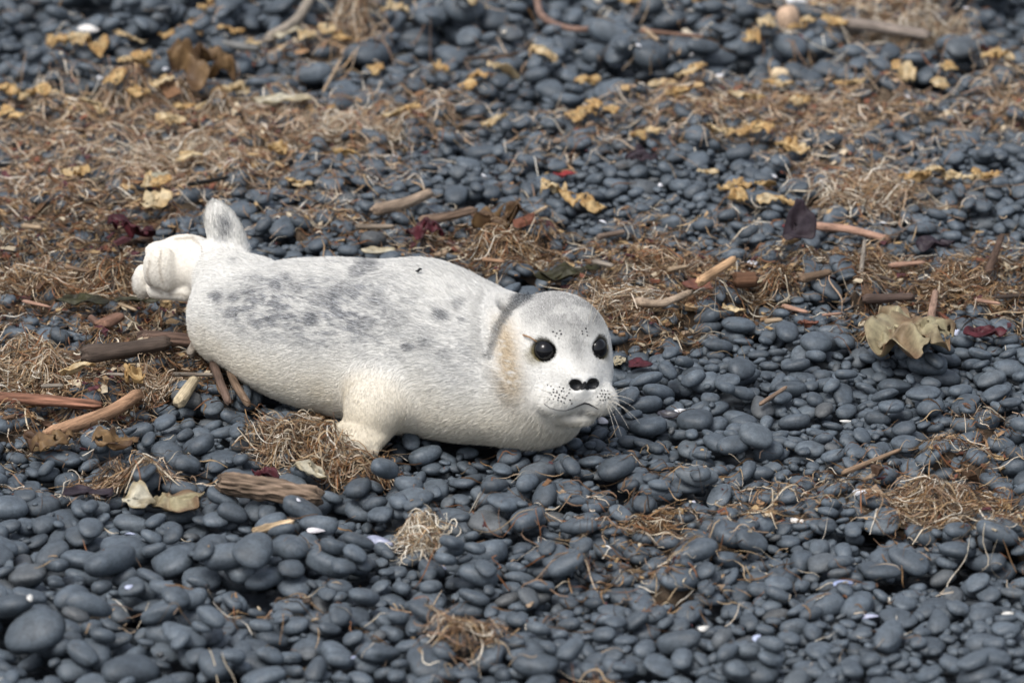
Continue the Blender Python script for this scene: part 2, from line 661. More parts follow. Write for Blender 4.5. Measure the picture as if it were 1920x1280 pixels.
def sdf(P, fine=True):
    t, l, z, a, b = body_coords(P)
    over = np.maximum(0, np.maximum(-t, t - AXL))
    belly = 1 + 0.10 * sstep(0.0, -0.8, z / b)
    rr = np.sqrt((l / (a * belly)) ** 2 + (z / b) ** 2)
    m = np.minimum(a, b)
    dr = (rr - 1) * m
    d = np.where(over > 0, np.sqrt((rr * m) ** 2 + over ** 2) - m, dr)
    # chest, throat, neck
    d = smin(d, ell(P, (0.036, -0.420, 0.068), (0.066, 0.058, 0.062)), 0.045)
    d = smin(d, rcone(P, (-0.015, -0.375, 0.115), HC - HF * 0.020 - HU * 0.006, 0.094, 0.070), 0.03)
    # head
    hd = ell(P, HC, (0.0755, 0.085, 0.0775), HB)
    hd = smin(hd, ell(P, hp(0, 0.030, -0.034), (0.069, 0.062, 0.053), HB), 0.025)
    hd = smin(hd, ell(P, hp(0, 0.074, -0.040), (0.053, 0.042, 0.031), HB), 0.022)
    hd = smin(hd, ell(P, hp(0, 0.085, -0.016), (0.026, 0.030, 0.022), HB), 0.022)
    for s in (-1, 1):
        hd = smin(hd, ell(P, hp(s * 0.029, 0.094, -0.046), (0.030, 0.027, 0.0235), HB), 0.007)
    hd = smin(hd, ell(P, hp(0.002, 0.101, -0.022), (0.023, 0.013, 0.015), HB), 0.010)
    hd = smin(hd, ell(P, hp(0.004, 0.070, -0.072), (0.034, 0.040, 0.017), HB), 0.012)
    d = smin(d, hd, 0.012)
    # crease between cheek and neck
    cre = rcone(P, hp(-0.062, -0.036, 0.062), hp(-0.080, -0.014, 0.0), 0.011, 0.014)
    cre = np.minimum(cre, rcone(P, hp(-0.080, -0.014, 0.0), hp(-0.074, 0.004, -0.055), 0.014, 0.010))
    d = smax(d, -cre, 0.020)
    # eye sockets, nostrils, mouth
    for e in EYES:
        d = smax(d, -ell(P, e + HF * 0.007, (0.0158, 0.0140, 0.0132), HB), 0.005)
    for s in (-1, 1):
        no = ell(P, hp(0.002 + s * 0.0120, 0.115, -0.0185), (0.0095, 0.007, 0.0080), HB)
        d = smax(d, -no, 0.004)
    for s in (-1, 1):
        mo = rcone(P, hp(s * 0.004, 0.116, -0.065), hp(s * 0.046, 0.092, -0.075), 0.0022, 0.0022)
        d = smax(d, -mo, 0.007)
    # near fore flipper: sleeve, wrist, hand, digits
    fl = rcone(P, FS, FW1, 0.068, 0.041)
    fl = smin(fl, rcone(P, FW1, FT, 0.041, 0.022), 0.018)
    fl = smin(fl, ell(P, FT + np.array([-0.008, 0.006, -0.006]), (0.044, 0.042, 0.016)), 0.014)
    for k in range(5):
        u = k / 4
        q0 = FT + np.array([-0.036 + 0.056 * u, 0.006 - 0.012 * math.sin(u * 3.1), -0.006])
        q1 = FT + np.array([-0.050 + 0.066 * u, -0.020 - 0.014 * math.sin(u * 2.6), -0.018])
        fl = smin(fl, rcone(P, q0, q1, 0.0098, 0.0060), 0.013)
    d = smin(d, fl, 0.030)
    # far fore flipper, lying against the far side
    fa = rcone(P, (0.02, -0.300, 0.09), (0.055, -0.235, 0.035), 0.05, 0.032)
    fa = smin(fa, ell(P, (0.065, -0.210, 0.018), (0.035, 0.045, 0.016)), 0.02)
    d = smin(d, fa, 0.025)
    # hind end: rump, upright flipper, clenched flipper
    hf = rcone(P, (-0.385, -0.105, 0.110), (-0.455, -0.020, 0.125), 0.060, 0.038)
    d = smin(d, hf, 0.030)
    up_ax = (HU2 - HU1) / np.linalg.norm(HU2 - HU1)
    Ru = np.stack([np.cross(up_ax, [0, 1, 0]) / np.linalg.norm(np.cross(up_ax, [0, 1, 0])), np.zeros(3), up_ax], -1)
    Ru[:, 1] = np.cross(Ru[:, 2], Ru[:, 0])
    ud = ell(P, HU1 * 0.42 + HU2 * 0.58, (0.0275, 0.015, 0.058), Ru)
    d = smin(d, ud, 0.014)
    fs = ell(P, FIST, (0.050, 0.040, 0.041))
    for (px, py, dy, rx, ry, rz) in ((296, 502, -0.022, 0.0150, 0.020, 0.032), (282, 504, -0.012, 0.0105, 0.020, 0.026), (312, 506, -0.030, 0.016, 0.016, 0.034),
                                     (348, 462, 0.004, 0.036, 0.026, 0.017), (305, 470, 0.010, 0.026, 0.020, 0.014)):
        fs = smin(fs, ell(P, aty(px, py, FIST[1] + dy), (rx, ry, rz)), 0.0065)
    low = ell(P, aty(270, 527, FIST[1] + 0.018), (0.0165, 0.018, 0.026))
    low = smin(low, rcone(P, aty(290, 546, FIST[1] - 0.004), aty(352, 548, FIST[1] - 0.03), 0.011, 0.014), 0.007)
    fs = smin(fs, low, 0.004)
    d = smin(d, fs, 0.012)
    # flattened underside
    d = smax(d, 0.003 - P[..., 2], 0.014)
    return d


gs = 0.0027
lo = np.array([-0.60, -0.60, -0.012])
nb = np.array([70, 58, 24])             # blocks of 5 cells
BL = 5
dims = nb * BL + 1
V = np.empty(dims, np.float32)
ci = [lo[k] + gs * (np.arange(nb[k]) * BL + BL / 2) for k in range(3)]
CB = np.stack(np.meshgrid(*ci, indexing='ij'), -1)
cd = sdf(CB.reshape(-1, 3)).reshape(nb)
full = np.repeat(np.repeat(np.repeat(cd, BL, 0), BL, 1), BL, 2)
V[:-1, :-1, :-1] = full
V[-1], V[:, -1], V[:, :, -1] = 1, 1, 1
act = np.zeros(dims, bool)
act[:-1, :-1, :-1] = np.abs(full) < 0.020
for ax in range(3):                     # close block borders
    act |= np.roll(act, 1, ax)
idx = np.argwhere(act)
vals = np.empty(len(idx), np.float32)
for c0 in range(0, len(idx), 400000):
    vals[c0:c0 + 400000] = sdf(lo + gs * idx[c0:c0 + 400000])
V[tuple(idx.T)] = vals
V[0], V[:, 0], V[:, :, 0] = 1, 1, 1


def surface_nets(V, lo, gs):
    neg = V < 0
    cn = np.zeros(np.array(V.shape) - 1, np.int8)
    for i in (0, 1):
        for j in (0, 1):
            for k in (0, 1):
                cn += neg[i:i + cn.shape[0], j:j + cn.shape[1], k:k + cn.shape[2]]
    cell = np.argwhere((cn > 0) & (cn < 8))
    vid = np.full(cn.shape, -1, np.int32)
    vid[tuple(cell.T)] = np.arange(len(cell))
    acc = np.zeros((len(cell), 3))
    cnt = np.zeros(len(cell))
    cor = [(i, j, k) for i in (0, 1) for j in (0, 1) for k in (0, 1)]
    for p in cor:
        for ax in range(3):
            if p[ax]:
                continue
            q = list(p)
            q[ax] = 1
            va = V[tuple((cell + p).T)].astype(float)
            vb = V[tuple((cell + q).T)].astype(float)
            m = (va < 0) != (vb < 0)
            t = np.where(m, va / np.where(m, va - vb, 1), 0)
            pt = np.tile(np.array(p, float), (len(cell), 1))
            pt[:, ax] += t
            acc[m] += pt[m]
            cnt[m] += 1
    verts = lo + gs * (cell + acc / cnt[:, None])
    quads = []
    for ax in range(3):
        b, c = (ax + 1) % 3, (ax + 2) % 3
        s0 = [slice(None)] * 3
        s1 = [slice(None)] * 3
        s0[ax], s1[ax] = slice(0, -1), slice(1, None)
        n0, n1 = neg[tuple(s0)], neg[tuple(s1)]
        for flip in (False, True):
            m = (n0 & ~n1) if not flip else (~n0 & n1)
            e = np.argwhere(m)
            e = e[(e[:, b] > 0) & (e[:, c] > 0) & (e[:, b] < V.shape[b] - 1) & (e[:, c] < V.shape[c] - 1)]
            eb = np.zeros(3, int)
            eb[b] = 1
            ec = np.zeros(3, int)
            ec[c] = 1
            q = np.stack([vid[tuple((e - eb - ec).T)], vid[tuple((e - ec).T)], vid[tuple(e.T)], vid[tuple((e - eb).T)]], -1)
            quads.append(q[:, ::-1] if flip else q)
    quads = np.concatenate(quads)
    quads = quads[(quads >= 0).all(1)]
    return verts, quads


SV, SQ = surface_nets(V, lo, gs)


def sgrad(P, e=0.0008):
    g_ = np.stack([sdf(P + np.array(o) * e) - sdf(P - np.array(o) * e) for o in ((1, 0, 0), (0, 1, 0), (0, 0, 1))], -1) / (2 * e)
    return g_


G_ = sgrad(SV)
gn = np.linalg.norm(G_, axis=1)
SV = SV - np.clip(sdf(SV) / np.maximum(gn, 0.3), -0.0015, 0.0015)[:, None] * G_ / np.maximum(gn, 1e-6)[:, None]
SN = G_ / np.maximum(gn, 1e-6)[:, None]

bvh = BVHTree.FromPolygons([Vector(v) for v in SV], SQ.tolist())


def hit(px, py):
    r = bvh.ray_cast(Vector(CAM), Vector(ray(px, py)).normalized())
    return (np.array(r[0]), np.array(r[1])) if r[0] is not None else (None, None)


# ---- coat colour (pigment pattern of the fur)
CREAM = np.array([0.70, 0.655, 0.555])
WHITE = np.array([0.71, 0.70, 0.66])
SLATE = np.array([0.155, 0.165, 0.180])
TANC = np.array([0.40, 0.315, 0.205])
SPOTS = [(408, 556, 15, .8), (440, 556, 12, .45), (472, 548, 16, .4), (586, 598, 15, .85), (522, 536, 14, .6), (540, 520, 12, .55), (628, 552, 16, .6), (628, 578, 10, .8),
         (692, 492, 24, .75), (668, 512, 14, .6), (768, 651, 12, .75), (748, 672, 8, .4), (828, 592, 16, .75), (872, 600, 9, .7), (845, 540, 9, .6), (862, 572, 15, .5),
         (650, 540, 20, .5), (600, 560, 20, .4), (710, 560, 20, .5), (750, 600, 24, .45), (800, 640, 20, .5), (690, 610, 20, .4), (505, 470, 12, .35), (440, 492, 12, .35),
         (425, 425, 15, .7), (420, 440, 10, .5), (560, 540, 14, .5), (480, 520, 10, .4), (835, 665, 18, .45), (880, 660, 14, .35)]
STRIPE = np.array([(990, 551), (972, 562), (955, 580), (938, 606), (926, 636), (918, 668)], float)


def seg_dist(p, poly):
    best = np.full(len(p), 1e9)
    tb_ = np.zeros(len(p))
    for k in range(len(poly) - 1):
        a, b = poly[k], poly[k + 1]
        ab = b - a
        h = np.clip(((p - a) @ ab) / (ab @ ab), 0, 1)
        dd = np.linalg.norm(p - a - h[:, None] * ab, axis=1)
        m = dd < best
        best = np.where(m, dd, best)
        tb_ = np.where(m, (k + h) / (len(poly) - 1), tb_)
    return best, tb_


def coat(P, N):
    t, l, z, a, b = body_coords(P)
    pp = proj(P)
    face = (N @ (-FW)) > -0.15
    h = z / b
    q = np.stack([t * 26, l * 60, P[:, 2] * 60], -1)
    n1 = fbm(q * 1.25, 11, 4)
    n2 = fbm(np.stack([t * 95, l * 250, P[:, 2] * 250], -1), 23, 3)
    n3 = fbm(P * 14, 31, 3)
    # white back sides, creamier and yellower belly
    c = WHITE + (CREAM - WHITE) * sstep(0.35, -0.5, h + 0.5 * (n3 - 0.5))[:, None]
    stain = sstep(0.55, 0.8, n3) * sstep(0.4, -0.2, h) * 0.35
    c = c * (1 - stain[:, None]) + np.array([0.52, 0.43, 0.28]) * stain[:, None]
    # grey saddle
    win = sstep(-0.04, 0.08, t) * (1 - 0.55 * sstep(0.26, 0.40, t)) * (1 - sstep(0.46, 0.56, t))
    sad = sstep(-0.05, 0.50, h) * win * (0.35 + 0.65 * (1 - sstep(0.80, 1.0, h)))
    sad = sad * (0.25 + 0.75 * sstep(0.36, 0.64, 0.5 * n1 + 0.5 * n2))
    sad = np.clip(sad * 0.95, 0, 0.85)
    top = sstep(0.4, 0.9, h) * sstep(0.24, 0.55, t) * 0.26
    sad = np.maximum(sad, top)
    c = c * (1 - sad[:, None]) + SLATE * sad[:, None]
    # single spots
    for (sx, sy, r, am) in SPOTS:
        dd = np.hypot((pp[:, 0] - sx), (pp[:, 1] - sy) * 1.15)
        k = am * sstep(1.25, 0.25, dd / r + 1.7 * (n1 - 0.5) + 1.3 * (n2 - 0.5)) * face
        c = c * (1 - k[:, None]) + SLATE * 0.75 * k[:, None]
    # head
    q = (P - HC) @ HB
    head = sstep(0.125, 0.095, np.linalg.norm(q * np.array([1, 0.85, 1]), axis=1)) * (q[:, 1] > -0.06)
    nh = fbm(q * 45, 41, 3)
    crown = sstep(0.026, 0.056, q[:, 2]) * sstep(0.075, 0.045, np.abs(q[:, 0])) * (0.55 + 0.45 * sstep(0.3, 0.6, nh))
    blaze = np.exp(-(q[:, 0] / 0.013) ** 2) * sstep(-0.012, 0.02, q[:, 2]) * 0.9
    chk = np.exp(-((q[:, 0] + 0.030) / 0.016) ** 2 - ((q[:, 2] + 0.018) / 0.014) ** 2) * 0.22
    gh = np.clip(np.maximum(np.maximum(crown * 0.80, blaze * 0.68), chk), 0, 1) * head
    facec = WHITE * 1.0
    c = c * (1 - (head * 0.85)[:, None]) + facec * (head * 0.85)[:, None]
    c = c * (1 - gh[:, None]) + np.array([0.22, 0.22, 0.215]) * gh[:, None]
    # tan fold behind the cheek and the dark line along the neck crease
    tan = np.exp(-((pp[:, 0] - 953 - (pp[:, 1] - 672) * 0.12) / 25) ** 2 - ((pp[:, 1] - 676) / 84) ** 4) * face * sstep(0.25, 0.6, n2 + 0.12)
    tan = np.clip(tan * 0.95, 0, 1)
    c = c * (1 - tan[:, None]) + TANC * tan[:, None]
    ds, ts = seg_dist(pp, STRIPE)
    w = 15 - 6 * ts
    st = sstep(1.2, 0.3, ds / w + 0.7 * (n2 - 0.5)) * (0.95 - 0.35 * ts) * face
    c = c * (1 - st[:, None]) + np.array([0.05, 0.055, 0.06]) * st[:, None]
    # eye rims and tear stains
    for k, e in enumerate(EYES):
        dd = np.linalg.norm(P - e, axis=1)
        rim = sstep(0.0215, 0.0172, dd + 0.006 * (nh - 0.5))
        c = c * (1 - rim[:, None]) + np.array([0.03, 0.028, 0.022]) * rim[:, None]
        te = np.linalg.norm((P - e - HX * (0.014 if k == 0 else -0.006) * (-1) + HU * 0.009), axis=1)
        tr = sstep(0.020, 0.008, te + 0.006 * (nh - 0.5)) * 0.55
        c = c * (1 - tr[:, None]) + np.array([0.16, 0.13, 0.055]) * tr[:, None]
    # muzzle: near-black spot at the middle of the lip line
    lip = sstep(0.010, 0.003, np.linalg.norm(P - hp(0.002, 0.115, -0.063), axis=1) + 0.004 * (nh - .5)) * 0.9
    c = c * (1 - lip[:, None]) + np.array([0.02, 0.02, 0.02]) * lip[:, None]
    # flippers: dirty cream
    fd = np.minimum(np.linalg.norm(P - FT, axis=1), np.linalg.norm(P - FW1, axis=1))
    fm = sstep(0.07, 0.03, fd) * 0.7
    c = c * (1 - fm[:, None]) + np.array([0.62, 0.55, 0.42]) * (0.75 + 0.4 * n2[:, None]) * fm[:, None]
    hm = sstep(0.085, 0.055, np.linalg.norm(P - FIST, axis=1)) * sstep(380, 360, pp[:, 0])
    c = c * (1 - hm[:, None]) + np.array([0.72, 0.68, 0.60]) * hm[:, None]
    # thin brown lines along the folds of the clenched flipper
    for poly in (((303, 470), (299, 492), (301, 512), (306, 530)), ((281, 492), (276, 515), (286, 540), (304, 550)), ((330, 448), (362, 446), (378, 462), (381, 480)), ((318, 552), (345, 552), (356, 560))):
        dq, _ = seg_dist(pp, np.array(poly, float))
        k = sstep(4.0, 0.8, dq + 2.5 * (n2 - 0.5)) * face * 0.42
        c = c * (1 - k[:, None]) + np.array([0.16, 0.105, 0.055]) * k[:, None]
    # upright flipper: grey grizzled pad
    um = sstep(0.030, 0.012, np.linalg.norm((P - (HU1 * 0.25 + HU2 * 0.75)) * np.array([1.3, 1, 0.7]), axis=1)) * 0.75 * sstep(0.3, 0.6, n2)
    c = c * (1 - um[:, None]) + SLATE * um[:, None]
    return np.clip(c, 0.01, 0.9)


seal = link('seal_pup', None, label='pale spotted seal pup with big dark eyes lying on the pebbles', cat='seal', loc=(-0.2, -0.27, 0.0))
SO = np.array([-0.2, -0.27, 0.0])
SC = coat(SV, SN)
link('body', mesh_np('seal_body', SV - SO, SQ, M_FUR, {'col': SC}), seal)

# ---- fur: short hairs laid back along the body
tri = np.concatenate([SQ[:, [0, 1, 2]], SQ[:, [0, 2, 3]]])
e1, e2 = SV[tri[:, 1]] - SV[tri[:, 0]], SV[tri[:, 2]] - SV[tri[:, 0]]
ar = 0.5 * np.linalg.norm(np.cross(e1, e2), axis=1)
cen = SV[tri].mean(1)
wgt = ar * (cen[:, 2] > 0.004) * (1 + 1.2 * (np.linalg.norm(cen - HC, axis=1) < 0.13))
NH = 300000
ti = rng.choice(len(tri), NH, p=wgt / wgt.sum())
u, v = rng.random(NH), rng.random(NH)
sw = u + v > 1
u[sw], v[sw] = 1 - u[sw], 1 - v[sw]
HPt = SV[tri[ti, 0]] + u[:, None] * e1[ti] + v[:, None] * e2[ti]
HN = SN[tri[ti, 0]] * (1 - u - v)[:, None] + SN[tri[ti, 1]] * u[:, None] + SN[tri[ti, 2]] * v[:, None]
HN /= np.linalg.norm(HN, axis=1)[:, None]
okh = np.ones(NH, bool)
for e in EYES:
    okh &= np.linalg.norm(HPt - e, axis=1) > 0.0168
okh &= np.linalg.norm((HPt - hp(0.002, 0.111, -0.021)) * np.array([1, 1, 1.2]), axis=1) > 0.020
hq = (HPt - HC) @ HB
okh &= ~((np.abs(hq[:, 2] + 0.070) < 0.004) & (hq[:, 1] > 0.09))
mouth_px = [(1020, 756), (1030, 763), (1045, 768), (1060, 769), (1075, 764), (1088, 758), (1096, 755), (1104, 757), (1113, 761), (1121, 766)]
mhit = [hit(*q) for q in mouth_px]
mpt = np.array([p for p, n in mhit if p is not None])
mden = np.concatenate([mpt[:-1] * (1 - u_) + mpt[1:] * u_ for u_ in np.linspace(0, 1, 6)])
nearm = np.flatnonzero(np.linalg.norm(HPt - hp(0, 0.11, -0.06), axis=1) < 0.08)
dm_ = np.linalg.norm(HPt[nearm][:, None, :] - mden[None], axis=2).min(1)
ab_ = ((HPt[nearm] - hp(0, 0, -0.066)) @ HU) > 0
okh[nearm[dm_ < np.where(ab_, 0.0068, 0.0030)]] = False
HPt, HN, hq = HPt[okh], HN[okh], hq[okh]
flow = np.tile(np.array([-AXD[0], -AXD[1], -0.25]), (len(HPt), 1))
isf = np.linalg.norm(hq * np.array([1, 0.9, 1]), axis=1) < 0.118
rad = (HPt - hp(0, 0.125, -0.02))
wf = sstep(0.130, 0.100, np.linalg.norm(hq, axis=1))[:, None]
flow = flow * (1 - wf) + rad / np.linalg.norm(rad, axis=1)[:, None] * wf
near_f = sstep(0.09, 0.04, np.minimum(np.linalg.norm(HPt - FT, axis=1), np.linalg.norm(HPt - FW1, axis=1)))[:, None]
flow = flow * (1 - near_f) + np.array([-0.1, -0.6, -0.8]) * near_f
near_u = sstep(0.06, 0.03, np.linalg.norm(HPt - HU2, axis=1))[:, None]
flow = flow * (1 - near_u) + np.array([-0.2, 0, 1.0]) * near_u
# gentle swirls of the coat
sw1 = fbm(HPt * 22, 61, 2) - 0.5
sw2 = fbm(HPt * 22 + 9.1, 67, 2) - 0.5
flow = flow + 0.9 * np.stack([sw2 * 0.3, sw2, sw1], -1)
flow = flow - (flow * HN).sum(1)[:, None] * HN
flow /= np.linalg.norm(flow, axis=1)[:, None]
flow = flow + rng.normal(0, 0.12, flow.shape)
flow = flow - (flow * HN).sum(1)[:, None] * HN
flow /= np.linalg.norm(flow, axis=1)[:, None]
ln = np.where(isf, 0.0045, 0.0095) * rng.uniform(0.6, 1.25, len(HPt))
ln = np.where(np.linalg.norm(HPt - FIST, axis=1) < 0.075, 0.0035, ln)
ln = ln * (1 - 0.45 * near_f[:, 0])
lift = np.clip(rng.normal(0.19, 0.09, len(HPt)), 0.03, 0.7)
side = np.cross(HN, flow)
roll = rng.normal(0, 0.35, len(HPt))
side = side * np.cos(roll)[:, None] + HN * np.sin(roll)[:, None]
wd = np.where(isf, 0.00036, 0.00046)[:, None]
tip = HPt + (flow * np.cos(lift)[:, None] + HN * np.sin(lift)[:, None]) * ln[:, None]
HV = np.empty((len(HPt) * 3, 3))
HV[0::3] = HPt - side * wd - HN * 0.0004
HV[1::3] = HPt + side * wd - HN * 0.0004
HV[2::3] = tip
HT = np.arange(len(HV)).reshape(-1, 3)[:, [0, 2, 1]]
gnm = np.cross(HV[HT[:, 1]] - HV[HT[:, 0]], HV[HT[:, 2]] - HV[HT[:, 0]])
fl_ = (gnm * HN).sum(1) < 0
HT[fl_] = HT[fl_][:, ::-1]
hc = coat(HPt, HN)
kd = np.clip(hc.mean(1) / WHITE.mean(), 0.05, 1)          # grizzled: single hairs are darker or whiter than their patch
gz2 = kd ** (rng.uniform(0.25, 1.9, len(HPt)) - 1)
hc = np.clip(hc * gz2[:, None], 0.02, 0.80) * rng.uniform(0.86, 1.08, len(HPt))[:, None]
HCc = np.repeat(hc, 3, 0)
link('fur', mesh_np('seal_fur', HV - SO, HT, M_FUR, {'col': HCc}, smooth=False), seal)

# ---- eyes, nose, mouth, whiskers, follicle spots
for e in EYES:
    d_, F_ = SPH[8]
    eye = link('eye', mesh_np('seal_eye', d_ * EYE_R, F_, M_EYE), seal, loc=e - SO)


def patch_from_pixels(name, cx_, cy_, rfun, mat, off=0.0009, rings=7, segs=28):
    pts, F_ = [], []
    for i in range(rings + 1):
        for k in range(segs):
            th = 2 * math.pi * k / segs
            r = rfun(th) * i / rings
            p, n = hit(cx_ + r * math.cos(th), cy_ - r * math.sin(th))
            if p is None:
                p, n = pts[-1] if pts and not isinstance(pts[-1], tuple) else HC, np.zeros(3)
            pts.append(p + n * off * (1 if i < rings else -0.6))
    for i in range(rings):
        for k in range(segs):
            F_.append((i * segs + k, i * segs + (k + 1) % segs, (i + 1) * segs + (k + 1) % segs, (i + 1) * segs + k))
    return link(name, mesh_np('seal_' + name, np.array(pts) - SO, np.array(F_), mat), seal)


NP = proj(hp(-0.0100, 0.115, -0.0185)[None])[0], proj(hp(0.0140, 0.115, -0.0185)[None])[0]
nmid = (NP[0] + NP[1]) / 2
patch_from_pixels('nostril', NP[0][0] - 1, NP[0][1] - 1, lambda th: 1 / math.sqrt((math.cos(th + 0.5) / 14.5) ** 2 + (math.sin(th + 0.5) / 11.3) ** 2), M_NOSE)
patch_from_pixels('nostril', NP[1][0] + 1, NP[1][1] - 2, lambda th: 1 / math.sqrt((math.cos(th - 0.6) / 12.8) ** 2 + (math.sin(th - 0.6) / 11.3) ** 2), M_NOSE)
patch_from_pixels('septum', nmid[0] + 0.5, nmid[1] + 3, lambda th: (6.5 + 3.0 * math.sin(3 * th + math.pi)) * 1.15, M_NOSE)


def tube(pts, r0, r1, sides=5, shape=None):
    pts = np.asarray(pts, float)
    n = len(pts)
    tg = np.gradient(pts, axis=0)
    tg /= np.linalg.norm(tg, axis=1)[:, None] + 1e-12
    ref = np.array([0, 0, 1.0]) if abs(tg[:, 2]).mean() < 0.8 else np.array([1.0, 0, 0])
    s = np.cross(tg, ref)
    s /= np.linalg.norm(s, axis=1)[:, None]
    w = np.cross(s, tg)
    V_ = []
    for i in range(n):
        r = r0 + (r1 - r0) * i / (n - 1)
        for k in range(sides):
            a_ = 2 * math.pi * k / sides
            rr_ = r * (shape(i / (n - 1), a_) if shape else 1)
            V_.append(pts[i] + (s[i] * math.cos(a_) + w[i] * math.sin(a_)) * rr_)
    F_ = [(i * sides + k, i * sides + (k + 1) % sides, (i + 1) * sides + (k + 1) % sides, (i + 1) * sides + k) for i in range(n - 1) for k in range(sides)]
    V_.append(pts[0])
    V_.append(pts[-1])
    T = [((k + 1) % sides, k, n * sides) for k in range(sides)] + [((n - 1) * sides + k, (n - 1) * sides + (k + 1) % sides, n * sides + 1) for k in range(sides)]
    return np.array(V_), [np.array(F_), np.array(T)]


mp = np.array([p + n * 0.0009 for p, n in mhit if p is not None])
V_, F_ = tube(mp, 0.0010, 0.0010, 6, lambda u_, a_: 0.35 + 0.95 * math.exp(-((u_ - 0.68) / 0.22) ** 2))
link('mouth', mesh_np('seal_mouth', V_ - SO, F_, M_NOSE), seal)
fol = []
for r in range(5):
    for k in range(7):
        if random.random() < 0.85:
            fol.append((1028 + k * 6.6 + (r % 2) * 3 + r + random.uniform(-1.6, 1.6), 722 + r * 6.4 + k * 1.4 + random.uniform(-1.8, 1.8)))
for r in range(4):
    for k in range(4):
        fol.append((1121 + k * 6 + (r % 2) * 3 + random.uniform(-1.5, 1.5), 732 + r * 5.8 + random.uniform(-1.5, 1.5)))
for q in ((1037, 622), (1044, 625), (1050, 620), (1042, 630), (1048, 634), (1052, 626), (1091, 621), (1092, 626), (1100, 622), (1101, 629), (1098, 616)):
    fol.append(q)
fv, ff = [], []
d2, F2 = SPH[2]
for (x, y) in fol:
    if abs(x - 1096) < 27 and y < 738 and y > 690:
        continue
    p, n = hit(x, y)
    if p is None or np.linalg.norm(p - HC) > 0.15:
        continue
    ff.append(F2 + len(fv) * len(d2))
    fv.append(p + n * 0.0006 + d2 * random.uniform(0.0009, 0.0014))
o = link('follicle_spots', mesh_np('seal_follicles', np.concatenate(fv) - SO, np.concatenate(ff), M_NOSE), seal)
o['kind'] = 'stuff'


def whisker(px, py, dpx, dpy, bend, out):
    p, n = hit(px, py)
    if p is None:
        return
    k = WPX * 6.6
    dirv = RT * dpx * k - UP * dpy * k + n * out
    pts = [p + dirv * s + UP * bend * k * s * s for s in np.linspace(0, 1, 9)]
    V_, F_ = tube(pts, 0.00038, 0.00012, 4)
    link('whisker', mesh_np('seal_whisker', V_ - SO, F_, M_WHISKER), seal)


for args in ((1142, 738, 30, -14, -8, 0.01), (1145, 742, 34, -2, -14, 0.01), (1147, 746, 36, 6, -18, 0.01), (1147, 750, 28, 14, -20, 0.01), (1144, 755, 26, 24, -22, 0.01),
             (1140, 758, 18, 34, -20, 0.01), (1146, 744, 22, -20, -6, 0.01), (1138, 760, 10, 38, -16, 0.01), (1142, 752, 40, 8, -30, 0.02),
             (1030, 745, -72, -4, -18, 0.03), (1028, 752, -44, 22, -36, 0.03), (1034, 738, -60, -16, -4, 0.02), (1104, 600, 8, -56, 14, 0.01), (1112, 604, 12, -40, 10, 0.01)):
    whisker(*args)
for k in range(5):
    u = k / 4
    p = FT + np.array([-0.050 + 0.066 * u, -0.020 - 0.014 * math.sin(u * 2.6), -0.018])
    V_, F_ = tube([p + np.array([0, -0.004, 0.004]), p + np.array([0, -0.008, 0.002]), p + np.array([0, -0.011, -0.001])], 0.0018, 0.0005, 6)
    link('claw', mesh_np('seal_claw', V_ - SO, F_, M_CLAW), seal)

# ------------------------------------------------------------------ link the pebbles
def footprint_seal(x, y, m=0.75):
    t, l, _, a, b = body_coords(np.stack([x, y, np.zeros_like(x)], -1))
    return (t > -0.02) & (t < AXL + 0.03) & (np.abs(l) < a * m)


